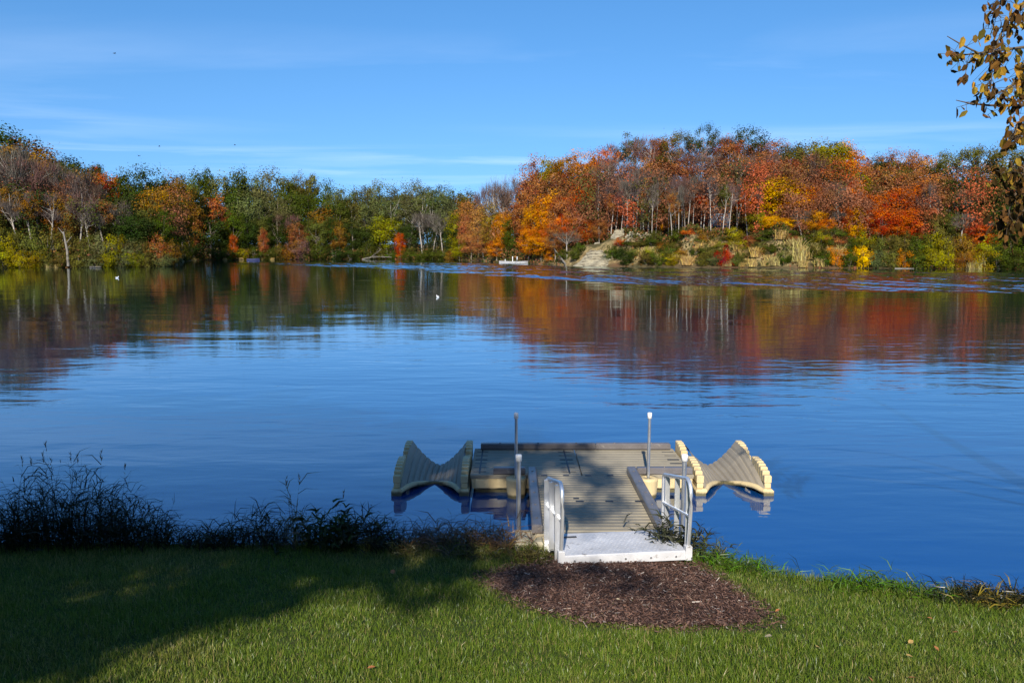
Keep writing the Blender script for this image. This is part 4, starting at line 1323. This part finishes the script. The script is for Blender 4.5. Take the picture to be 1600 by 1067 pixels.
def boat(px, py, L, hull, lab, rz, motor=True, screen=True):
    x, y = ground_at(px, py, 0)
    e = empty('moored_boat', (x, y, 0), rz)
    m = MB()
    n = 12; ring = []
    for i in range(n + 1):
        t = i / n
        wd_ = 0.9 * (1 - max(0, (t - 0.55) / 0.45) ** 2.2) + 0.02
        sh_ = 0.55 + 0.22 * max(0, t - 0.4)
        xx = (t - 0.5) * L
        ring.append([(xx, -wd_, sh_), (xx, -wd_ * 0.82, 0.05), (xx, 0, -0.12), (xx, wd_ * 0.82, 0.05), (xx, wd_, sh_),
                     (xx, wd_ - 0.09 * min(1, wd_), sh_), (xx, wd_ * 0.7, 0.18), (xx, -wd_ * 0.7, 0.18), (xx, -wd_ + 0.09 * min(1, wd_), sh_)])
    vs = [v for r_ in ring for v in r_]; fs = []
    for i in range(n):
        for k in range(9):
            a = i * 9 + k; b = i * 9 + (k + 1) % 9
            fs.append((a, b, b + 9, a + 9))
    fs.append(tuple(range(8, -1, -1))); fs.append(tuple(n * 9 + k for k in range(9)))
    m.add(vs, fs); m.build('hull', hull, e)
    for xx in (-0.18 * L, 0.12 * L):
        m = MB(); m.box(xx - 0.18, xx + 0.18, -0.66, 0.66, 0.36, 0.42, 0.02); m.build('bench', M_TRIM if hull != M_HULL else M_NAVY, e)
    if screen:
        m = MB(); m.box(0.10 * L, 0.16 * L, -0.5, 0.5, 0.4, 1.05, 0.04); m.build('console', M_HULL, e)
    if motor:
        m = MB(); m.box(-0.5 * L - 0.35, -0.5 * L - 0.01, -0.17, 0.17, 0.35, 0.95, 0.08); m.tube([(-0.5 * L - 0.2, 0, 0.4), (-0.5 * L - 0.22, 0, -0.4)], 0.07, 8); m.build('motor', M_MOTOR, e)
    tag(e, lab, 'boat')


boat(793, 412.2, 3.9, M_HULL, 'longer white boat at the landing under the dark green tree', R(178))
boat(814, 412.4, 3.2, M_HULL, 'smaller white boat moored nearest the bright orange maple', R(5), False, False)
boat(396, 407.2, 3.6, M_NAVY, 'dark blue rowing boat by the tan rocks of the central far shore', R(10), False, False)
for (px, py, lab) in ((808, 411.8, 'white landing post between the two white boats'), (801, 411.4, 'white landing post standing before the console boat')):
    x, y = ground_at(px, py, 0)
    e = empty('landing_post', (x, y + 0.8, 0))
    m = MB(); m.tube([(0, 0, -0.8), (0, 0, 1.5)], 0.09, 10); m.build('shaft', M_TRIM, e)
    m = MB(); m.lathe([(0.12, 1.48), (0.12, 1.56), (0, 1.62)], (0, 0, 0), 10); m.build('cap', M_TRIM, e)
    tag(e, lab, 'post')

# ------------------------------------------------------------------ gulls
M_GULL = simple_mat('gull_feathers', (0.80, 0.80, 0.79), 0.8, vary=0.06, scale=20)
M_BEAK = simple_mat('beak_yellow', (0.6, 0.4, 0.05), 0.5)
M_DARKB = simple_mat('dark_feathers', (0.03, 0.03, 0.035), 0.8)
for (px, py, s, rz, lab) in ((183, 434.5, 0.85, 0.7, 'white gull floating off the left bank'), (684, 464.5, 0.6, 2.4, 'white gull floating alone in the middle of the lake')):
    x, y = ground_at(px, py, 0)
    e = empty('floating_gull', (x, y, 0), rz); e.scale = (s, s, s)
    m = MB(); m.tube([(-.24, 0, .09), (-.15, 0, .08), (-.02, 0, .06), (.09, 0, .07), (.145, 0, .14), (.165, 0, .205), (.2, 0, .22), (.225, 0, .215)],
                     [.008, .05, .088, .075, .042, .042, .034, .012], 12)
    m.build('body', M_GULL, e)
    m = MB(); m.tube([(.22, 0, .213), (.27, 0, .20)], [.012, .003], 8); m.build('beak', M_BEAK, e)
    for sy in (-1, 1):
        m = MB(); m.tube([(.07, sy * .07, .10), (-.06, sy * .085, .115), (-.22, sy * .03, .10)], [.02, .03, .006], 8); m.build('wing', simple_mat('gull_wing', (0.45, 0.46, 0.48), 0.8), e)
    tag(e, lab, 'gull')
for (px, py, Y, rz, lab) in ((249, 229, 165, 0.4, 'rightmost of the two dark birds flying low over the left wood'), (217, 244, 160, -0.3, 'leftmost of the two dark birds flying low over the left wood'),
                             (367, 227, 175, 0.1, 'dark bird flying alone over the centre of the left wood'), (179, 84, 150, 0.9, 'dark bird high in the empty sky at upper left')):
    e = empty('flying_bird', point_at(px, py, Y), rz)
    m = MB(); m.tube([(-.22, 0, 0), (-.1, 0, .01), (.05, 0, .01), (.16, 0, .03), (.24, 0, .02)], [.03, .05, .065, .04, .004], 10); m.build('body', M_DARKB, e)
    for sy in (-1, 1):
        m = MB()
        m.add([(.08, sy * .04, .02), (-.08, sy * .04, .02), (-.05, sy * .26, .13), (.09, sy * .26, .13), (-.10, sy * .52, .08), (-.04, sy * .52, .08),
               (.08, sy * .04, .035), (-.08, sy * .04, .03), (-.05, sy * .26, .14), (.09, sy * .26, .145), (-.10, sy * .52, .085), (-.04, sy * .52, .085)],
              [(0, 1, 2, 3), (3, 2, 4, 5), (6, 9, 8, 7), (9, 11, 10, 8), (0, 3, 9, 6), (3, 5, 11, 9), (1, 7, 8, 2), (2, 8, 10, 4)])
        m.build('wing', M_DARKB, e)
    tag(e, lab, 'bird')


# ------------------------------------------------------------------ reeds and weeds on the near bank
M_REED = leaf_mat('reed_leaves', 0.25, 0.02, hue=0.03)


def ribbon(V, A, pts, wd, g, rv):
    """flat ribbon along pts, tapering"""
    pts = np.array(pts); n = len(pts)
    d = pts[-1] - pts[0]
    s = np.cross(d, g.normal(0, 1, 3)); s /= np.linalg.norm(s) + 1e-9
    for i in range(n - 1):
        w0 = wd * (1 - (i / (n - 1)) ** 2 * 0.9); w1 = wd * (1 - ((i + 1) / (n - 1)) ** 2 * 0.95)
        V.append([pts[i] - s * w0, pts[i] + s * w0, pts[i + 1] + s * w1, pts[i + 1] - s * w1]); A.append(rv)


def reed_clump(name, x, y, sx, sy, n, h0, h1, tint, lab, seed, leaves=7, leaf_len=0.22, lw=0.004, lean=0.10, plume=0, cat='reeds', grp=None, leaf_from=0.12):
    g = np.random.default_rng(seed)
    z0 = float(lawn_z(x, y))
    z0 = max(z0, -0.05)
    e = empty(name, (x, y, z0))
    V, A = [], []; plumes = []
    if tint == DKG and n > 30: n = int(n * 1.6)
    for i in range(n):
        bx, by = g.normal(0, sx * .5), g.normal(0, sy * .5)
        bz = max(float(lawn_z(x + bx, y + by)), -0.1) - z0 - 0.03
        H = g.uniform(h0, h1) * (1 - 0.35 * min(1, abs(bx) / (sx + 1e-6)))
        if i < plume: H = h1 * g.uniform(0.88, 1.02)
        elif i % 3 == 0: H *= 0.6
        lx, ly = g.normal(0, lean) + bx * 0.25, g.normal(0, lean * 0.7)
        P = [np.array([bx + lx * H * k ** 1.7, by + ly * H * k ** 1.7, bz + H * k]) for k in (0, .25, .5, .75, 1)]
        rv = g.uniform(0, 1)
        ribbon(V, A, P, 0.0028, g, rv); ribbon(V, A, P, 0.0028, g, rv)
        for q in range(leaves):
            k = g.uniform(leaf_from, 0.98)
            b = np.array([bx + lx * H * k ** 1.7, by + ly * H * k ** 1.7, bz + H * k])
            a = g.uniform(0, 2 * np.pi); L = leaf_len * g.uniform(0.5, 1.25)
            o = np.array([np.cos(a), np.sin(a), 0]); up = g.uniform(0.3, 1.3)
            ribbon(V, A, [b, b + (o * .45 + np.array([0, 0, .5 * up])) * L * .8, b + (o * 1.0 + np.array([0, 0, .55 * up - .1])) * L], lw * g.uniform(.6, 1.4), g, g.uniform(0, 1))
        if i < plume:
            PV, PA = [], []
            t = P[-1]
            for q in range(14):
                k = g.uniform(-0.02, 0.09); a = g.uniform(0, 6.28)
                b = t + np.array([lx * .5 * k, 0, k]); ribbon(PV, PA, [b, b + np.array([np.cos(a) * .018, np.sin(a) * .018, .035])], 0.004, g, g.uniform(0, 1))
            plumes.append((PV, PA))
    V = np.array(V)
    me = np_mesh('stems', V.reshape(-1, 3), np.arange(len(V) * 4).reshape(-1, 4), M_REED, {'rnd': np.array(A), 'clump': np.array(A)})
    o = link_mesh('stems', me, e); o.color = (*tint, 1)
    for (pv, pa) in plumes:
        pv = np.array(pv)
        o = link_mesh('seed_head', np_mesh('seed_head', pv.reshape(-1, 3), np.arange(len(pv) * 4).reshape(-1, 4), M_REED, {'rnd': np.array(pa), 'clump': np.array(pa)}), e)
        o.color = (0.20, 0.145, 0.095, 1)
    tag(e, lab, cat, grp)
    return e


def px_reed(px, ytop, wpx, n, tint, lab, seed, Y=8.15, **k):
    x = (px - 800) / F * Y * 1.04
    zt = point_at(px, ytop, Y).z
    h = zt - max(float(lawn_z(x, Y)), -0.05)
    s = wpx / F * Y
    return reed_clump('reed_clump', x, Y, s, 0.35, n, h * 0.45, h, tint, lab, seed, grp='reeds and weeds along the near bank', **k)


DKG = (0.020, 0.023, 0.010); OLV = (0.085, 0.080, 0.032); BRN = (0.16, 0.10, 0.055); PUR = (0.115, 0.085, 0.07); GRN = (0.070, 0.125, 0.022)
px_reed(8, 752, 60, 70, DKG, 'dark bushy reeds at the left edge of the near bank', 1)
px_reed(62, 712, 60, 80, DKG, 'tall dark reeds second from the left edge', 2, plume=3)
px_reed(125, 700, 70, 95, DKG, 'tallest dark reeds with thin seed heads on the left shore', 3, plume=5)
px_reed(190, 722, 60, 75, DKG, 'dark reeds leaning right beside the tallest reeds', 4, plume=2)
px_reed(245, 768, 56, 55, DKG, 'low dark reeds at the right end of the big left clump', 5, lean=0.22)
px_reed(300, 824, 40, 22, DKG, 'few thin weeds in the gap between the two dark reed clumps', 6)
px_reed(352, 810, 44, 34, DKG, 'thin dark weeds at the left end of the middle clump', 7, lean=0.2)
px_reed(410, 778, 56, 60, DKG, 'dark leafy weeds left of the pale plumed stalk', 8)
px_reed(474, 748, 34, 34, (0.12, 0.105, 0.06), 'pale stalk with feathery plume in the middle clump', 9, plume=3)
px_reed(520, 766, 60, 80, (0.030, 0.048, 0.016), 'darkest leafy weeds right of the pale plumed stalk', 10, lw=0.012, leaf_len=0.13)
px_reed(574, 772, 50, 60, DKG, 'dark reeds below the left watercraft port', 11, lean=0.18)
px_reed(612, 814, 34, 26, DKG, 'thin weeds right of the dark middle clump', 12)
px_reed(664, 806, 50, 60, PUR, 'purplish dry weeds left of the brown shore grass', 13, Y=8.2, lean=0.2)
px_reed(714, 792, 56, 85, BRN, 'brown dry shore grass below the dock float', 14, Y=8.2, lean=0.25)
px_reed(768, 800, 46, 70, BRN, 'tan bent grass beside the short thick grey pole', 15, Y=8.2, lean=0.28)
px_reed(640, 838, 60, 60, OLV, 'low olive grass in front of the purplish weeds', 16, Y=7.95, lean=0.3, leaf_len=0.12)
px_reed(740, 846, 80, 110, OLV, 'low olive brown grass left of the concrete block', 17, Y=7.85, lean=0.3, leaf_len=0.12)
px_reed(834, 846, 44, 60, (0.06, 0.05, 0.02), 'short dark grass hiding the foot of the left railing', 18, Y=7.6, lean=0.3, leaf_len=0.10)
reed_clump('leafy_weed', 1.70, 8.05, 0.30, 0.28, 190, 0.25, 0.62, (0.036, 0.038, 0.020), 'dark bushy weed growing through the right railing', 19, leaves=13, leaf_len=0.12, lw=0.008, lean=0.42, cat='weed', grp='reeds and weeds along the near bank')
reed_clump('leafy_weed', 2.02, 7.75, 0.26, 0.22, 60, 0.16, 0.36, (0.075, 0.085, 0.03), 'olive weed right of the right railing foot', 20, leaves=8, leaf_len=0.10, lean=0.3, cat='weed', grp='reeds and weeds along the near bank')
for i, (px, Y, s, n, h, tint, lab) in enumerate((
        (1125, 7.55, 0.34, 90, 0.20, GRN, 'bright grass tuft at the water right of the gangway'),
        (1175, 7.40, 0.30, 80, 0.22, GRN, 'bright grass tuft leaning over the water at a small shore point'),
        (1325, 7.0, 0.28, 70, 0.20, GRN, 'bright grass tuft left of the tallest right shore tuft'),
        (1375, 6.95, 0.36, 100, 0.24, GRN, 'tallest bright grass tuft on the right shore'),
        (1425, 6.85, 0.28, 60, 0.16, GRN, 'small bright grass tuft right of the tallest right shore tuft'),
        (1510, 6.70, 0.34, 80, 0.20, DKG, 'dark grass tuft near the right edge of the shore'),
        (1560, 6.6, 0.34, 90, 0.21, (0.16, 0.12, 0.04), 'orange brown grass tuft near the right edge of the shore'),
        (1600, 6.55, 0.34, 80, 0.20, DKG, 'dark grass tuft at the right edge of the shore'))):
    x = (px - 800) / F * Y * 1.045
    reed_clump('grass_tuft', x, Y, s, 0.22, n, h * 0.5, h, tint, lab, 30 + i, leaves=3, leaf_len=0.16, lw=0.0045, lean=0.45, cat='grass tuft', grp='grass tufts on the right shore', leaf_from=0.0)

# ------------------------------------------------------------------ fallen leaves and litter
def leaf_shape(L, fold=0.25):
    o = [(-0.5, 0), (-0.28, 0.26), (0.08, 0.34), (0.38, 0.16), (0.56, 0.0), (0.38, -0.16), (0.08, -0.34), (-0.28, -0.26)]
    vs = [(a * L, b * L, abs(b) * L * fold) for a, b in o] + [(-0.8 * L, 0.02 * L, 0.02 * L), (-0.8 * L, -0.02 * L, 0.02 * L)]
    return vs, [(0, 1, 2, 3, 4), (0, 4, 5, 6, 7), (0, 8, 9)]


def litter_mat(name, c):
    m, N = new_mat(name)
    tc = N.n('ShaderNodeTexCoord').outputs['Object']
    n = N.noise(tc, 60, 4, 0.6)
    finish(N, principled(N, N.ramp(n, [(0.3, tuple(x * .6 for x in c)), (0.7, c)]), 0.7, spec=0.2))
    return m


M_LO, M_LY, M_LP = litter_mat('dry_leaf_orange', (0.36, 0.14, 0.05)), litter_mat('dry_leaf_tan', (0.42, 0.27, 0.09)), litter_mat('dry_leaf_pale', (0.45, 0.36, 0.24))
for (px, py, L, mt, lab) in (
        (614, 893, 0.085, M_LO, 'curled orange leaf lying in the shade left of the mulch'), (1200, 989, 0.075, M_LP, 'pale curled leaf just below the right end of the mulch'),
        (1258, 1000, 0.07, M_LY, 'tan leaf right of the pale curled leaf'), (1278, 1010, 0.05, M_LY, 'small tan leaf below the tan leaf on the right lawn'),
        (1423, 1002, 0.06, M_LY, 'tan leaf on the middle of the right lawn'), (1421, 1024, 0.06, M_LY, 'tan leaf directly below another on the right lawn'),
        (1463, 1012, 0.05, M_LO, 'orange leaf on the lawn towards the right edge'), (1492, 987, 0.055, M_LO, 'orange leaf highest on the right lawn'),
        (1453, 965, 0.05, M_LO, 'orange brown leaf below the tall grass tuft on the right'), (1426, 1058, 0.06, M_LO, 'orange leaf at the bottom edge of the right lawn'),
        (1360, 1060, 0.05, M_LO, 'orange leaf at the bottom edge left of the other'), (1215, 953, 0.05, M_LO, 'orange leaf lying at the right end of the mulch'),
        (580, 1042, 0.06, M_LO, 'brown orange leaf at the bottom of the shaded lawn'), (1396, 911, 0.06, M_LO, 'orange leaf caught at the shore by the tall grass tuft'),
        (953, 960, 0.045, M_LP, 'pale leaf lying on the mulch near its lower edge'), (1140, 955, 0.04, M_LP, 'small pale leaf lying on the right half of the mulch'),
        (966, 932, 0.045, M_LP, 'pale leaf lying on the middle of the mulch')):
    x, y = ground_at(px, py, 0.4)
    for _ in range(8):
        z = float(lawn_z(x, y)) + 0.045; x, y = ground_at(px, py, z)
    vs, fs = leaf_shape(L * 0.78)
    m = MB(); m.add(vs, fs)
    o = m.build('fallen_leaf', mt); o.location = (x, y, z - (0.02 if mt is M_LP else 0)); o.rotation_euler = (random.uniform(-.5, .9), random.uniform(-.5, .5), random.uniform(0, 6.3))
    tag(o, lab, 'leaf', 'fallen leaves on the lawn and mulch')

# ------------------------------------------------------------------ tree to the right whose twigs hang into the picture
def hang_mat():
    m, N = new_mat('hanging_leaves')
    rn = N.n('ShaderNodeAttribute', attribute_name='rnd').outputs['Fac']
    tc = N.n('ShaderNodeNewGeometry').outputs['Position']
    col = N.ramp(rn, [(0.0, (0.055, 0.035, 0.012)), (0.25, (0.11, 0.055, 0.02)), (0.45, (0.20, 0.09, 0.022)), (0.62, (0.10, 0.10, 0.02)), (0.8, (0.38, 0.24, 0.03)), (1.0, (0.46, 0.22, 0.03))])
    col = N.mix(N.math('MULTIPLY', N.math('SUBTRACT', N.noise(tc, 90, 4), 0.5), 3, clamp=True), col, (0.06, 0.035, 0.015))
    d = N.n('ShaderNodeBsdfDiffuse', i_Color=col); t = N.n('ShaderNodeBsdfTranslucent', i_Color=col)
    mx = N.n('ShaderNodeMixShader', i_0=0.3); N.link(d.outputs[0], mx.inputs[1]); N.link(t.outputs[0], mx.inputs[2])
    finish(N, mx.outputs[0])
    return m


ov = empty('overhanging_tree', (6.6, 4.4, float(lawn_z(6.6, 4.4))))
tag(ov, 'tree with brown and yellow leaves whose twigs hang into the upper right corner', 'tree')
org = Vector(ov.location)
m = MB()
m.tube([Vector(v) - org for v in ((6.6, 4.4, 0.3), (6.55, 4.4, 2.0), (6.45, 4.45, 4.0), (6.5, 4.5, 6.5), (6.4, 4.4, 9.5))], [0.24, 0.19, 0.16, 0.11, 0.04], 12)
for (a, b, c) in (((6.45, 4.45, 4.0), (5.2, 4.8, 4.9), (3.9, 5.1, 5.05)), ((6.46, 4.45, 3.6), (5.3, 4.9, 4.3), (4.0, 5.2, 4.35)), ((6.5, 4.4, 3.2), (5.2, 4.9, 3.75), (4.0, 5.2, 3.9))):
    m.tube([Vector(a) - org, Vector(b) - org, Vector(c) - org], [0.045, 0.022, 0.010], 8)
tk = m.build('trunk', M_BARK, ov); tk.color = (0.12, 0.10, 0.08, 1)
g = np.random.default_rng(77)
TW = [([(1690, -60, 5.2), (1610, 0, 5.1), (1572, 36, 5.0), (1552, 80, 4.95), (1548, 140, 4.9)], 46, 0.0),
      ([(1580, -40, 5.1), (1566, -5, 5.05), (1556, 30, 5.0)], 16, 0.0),
      ([(1700, 40, 5.2), (1600, 74, 5.05), (1540, 82, 5.0), (1508, 86, 4.98), (1484, 84, 4.95)], 26, 0.0),
      ([(1530, 84, 5.0), (1502, 70, 4.98), (1480, 57, 4.96)], 1, 0.0),
      ([(1640, 70, 5.1), (1600, 100, 5.05), (1580, 135, 5.0), (1552, 150, 5.0)], 30, 0.0),
      ([(1660, 60, 5.2), (1625, 95, 5.2), (1600, 135, 5.15), (1592, 150, 5.1)], 26, 0.0),
      ([(1690, 150, 5.2), (1600, 165, 5.1), (1545, 165, 5.0), (1516, 162, 5.0), (1494, 157, 4.96)], 7, 0.0),
      ([(1690, 150, 5.2), (1620, 170, 5.1), (1590, 195, 5.05), (1584, 215, 5.0)], 34, 0.0),
      ([(1700, 190, 5.2), (1630, 245, 5.2), (1598, 280, 5.15), (1578, 325, 5.1), (1574, 352, 5.1)], 60, -0.45),
      ([(1710, 230, 5.3), (1640, 270, 5.3), (1606, 315, 5.25), (1592, 345, 5.2)], 60, -0.45),
      ([(1690, 250, 5.1), (1626, 280, 5.0), (1590, 258, 5.0), (1566, 270, 5.0)], 34, -0.4)]
mt_ = MB(); LV, LR = [], []
for (P, nl, dark) in TW:
    pts = [point_at(*p) - org for p in P]
    mt_.tube(pts, list(np.linspace(0.011 if len(P) > 3 else 0.006, 0.0022, len(pts))), 6)
    for i in range(int(nl * 2.5)):
        f = (g.uniform(0.15, 1.0)) * (len(pts) - 1); k = min(int(f), len(pts) - 2)
        b = pts[k].lerp(pts[k + 1], f - k)
        b = np.array(b)
        off = np.array([g.normal(0, 0.035), g.normal(0, 0.06), g.normal(-0.02, 0.04)])
        s = b + off
        L = g.uniform(0.038, 0.076)
        ax = np.array([g.normal(0, .55), g.normal(0, .55), -1.0 + g.normal(0, 0.4)]); ax /= np.linalg.norm(ax)
        sd = np.cross(ax, g.normal(0, 1, 3)); sd /= np.linalg.norm(sd); nn = np.cross(ax, sd)
        mt_.tube([Vector(b), Vector(s)], 0.0012, 4)
        mid = s + ax * L * .5 + nn * L * g.uniform(-.12, .12); tip = s + ax * L + nn * L * g.uniform(-.25, .25)
        wv = sd * L * g.uniform(.24, .36); cup = nn * L * g.uniform(0.02, 0.14)
        q1 = s + ax * L * .22; q2 = s + ax * L * .68
        LV += [[s, q1 + wv * .85 + cup, q2 + wv * .8 + cup, tip], [s, tip, q2 - wv * .8 + cup, q1 - wv * .85 + cup]]
        rv = float(np.clip(g.uniform(0, 1) + dark * g.uniform(0.3, 1), 0, 1))  # lower twigs: shade put into the leaf colour, shifted to dark browns
        LR += [rv, rv]
tw = mt_.build('twigs', M_BARK, ov); tw.color = (0.10, 0.075, 0.05, 1)
LV = np.array(LV)
link_mesh('leaves', np_mesh('leaves', LV.reshape(-1, 3), np.arange(len(LV) * 4).reshape(-1, 4), hang_mat(), {'rnd': LR}), ov)

# ------------------------------------------------------------------ trees standing behind the photographer; their crowns shade the left lawn, one is added against skylight
def shade_tree(base, lobes, seed, lab):
    """lobes: centre of the shadow on the ground, crown height, radius, thickness, clumps, leaves per clump"""
    bz = float(lawn_z(base[0], base[1]))
    e = empty('shade_tree', (base[0], base[1], bz - 0.05))
    B = Vector((base[0], base[1], bz))
    k = 1 / math.tan(SUN_EL)
    parts, limbs = [], []
    for i, (sx, sy, hz, r, rz, nc, per, lf) in enumerate(lobes):
        cx = sx - (hz - 0.4) * k * math.sin(SUN_AZ); cy = sy - (hz - 0.4) * k * math.cos(SUN_AZ)
        c = crown((cx - B.x, cy - B.y, hz - B.z), (r, r, rz), nc, per, 0.17 * r + 0.14, lf, seed + i, 0.25, 0.2)
        parts.append(c); limbs.append((Vector((cx - B.x, cy - B.y, hz - B.z)), c[3][:8]))
    o = link_mesh('crown', crown_mesh('crown', parts, M_LEAF), e); o.color = (0.07, 0.09, 0.02, 1)
    m = MB()
    top = max(l[0].z for l in limbs)
    st = [Vector((0, 0, -0.1)), Vector((0.05, 0, 2.0)), Vector((0.1, 0.05, 5.0)), Vector((0.05, 0.1, top))]
    m.tube(st, [0.42, 0.30, 0.24, 0.05], 14)
    for (q, tips) in limbs:
        b = Vector((0.08, 0.05, q.z - 0.8))
        m.tube([b, b.lerp(q, 0.5) + Vector((0, 0, 0.5)), q], [0.05, 0.04, 0.02], 8)
        for t in tips: m.tube([q, Vector(t)], [0.02, 0.008], 5)
    t = m.build('trunk', M_BARK, e); t.color = (0.15, 0.12, 0.1, 1)
    tag(e, lab, 'tree')


shade_tree((-6.6, -5.6), [(-5.6, 9.2, 9.6, 4.2, 1.3, 120, 190, 0.10), (-10.5, 9.0, 9.0, 3.6, 1.3, 70, 140, 0.11), (-1.9, 12.0, 11.0, 2.2, 0.8, 60, 170, 0.09),
                          (-1.4, 9.0, 10.5, 1.2, 0.5, 26, 120, 0.08), (-3.9, 7.1, 8.6, 2.4, 0.7, 30, 130, 0.085), (-8.0, 6.4, 8.4, 2.6, 0.6, 34, 120, 0.09),
                          (-2.0, 7.0, 9.0, 0.9, 0.35, 14, 110, 0.08), (-2.9, 5.7, 8.4, 0.8, 0.25, 10, 90, 0.08), (-5.0, 5.1, 8.0, 1.3, 0.3, 7, 70, 0.085)], 2000,
           'large broad lawn tree behind the viewpoint shading the left bank')
shade_tree((-10.5, 0.5), [(-6.2, 13.0, 6.9, 3.4, 0.8, 80, 150, 0.10), (-10.0, 13.5, 6.6, 3.6, 0.9, 80, 140, 0.11), (-8.5, 10.0, 6.6, 3.4, 0.8, 80, 140, 0.11),  # unseen canopy, added to keep skylight off the left lawn
                          (-5.4, 13.6, 8.4, 3.0, 0.6, 60, 150, 0.11)], 2200,
           'added unseen tree left of the viewpoint blocking skylight over the lawn')
shade_tree((-7.5, -8.0), [(0.55, 10.75, 11.0, 0.95, 0.3, 12, 60, 0.07), (1.0, 8.65, 10.6, 0.50, 0.16, 8, 42, 0.055), (0.2, 6.9, 9.6, 0.55, 0.22, 8, 18, 0.05), (1.1, 7.0, 9.4, 0.55, 0.16, 7, 18, 0.05),
                          (0.0, 11.35, 11.2, 0.6, 0.2, 8, 55, 0.06), (-0.3, 6.3, 9.2, 0.5, 0.2, 5, 20, 0.05),
                          (-0.8, 7.3, 9.0, 0.65, 0.2, 9, 60, 0.06), (0.9, 11.6, 11.4, 0.5, 0.2, 4, 50, 0.06)], 2100, 'slender thin crowned lawn tree behind the viewpoint dappling the dock')

# unseen wood added behind the viewpoint to block the bright low sky
g = np.random.default_rng(41)
parts = []
for i in range(46):
    x = -62 + i * 2.8 + g.uniform(-1, 1); y = g.uniform(-36, -26); hh = g.uniform(9.5, 13.5)
    parts.append(crown((x, y, hh * 0.52 + 2.5), (3.4, 3.0, hh * 0.48), 26, 40, 1.3, 0.42, 7000 + i, 0.4, 0.12))
o = link_mesh('sky_blocking_wood', crown_mesh('sky_blocking_wood', parts, M_LEAF))
o.color = (0.055, 0.06, 0.018, 1)
tag(o, 'added unseen green wood far behind the viewpoint blocking the low sky', 'woodland', kind='stuff')
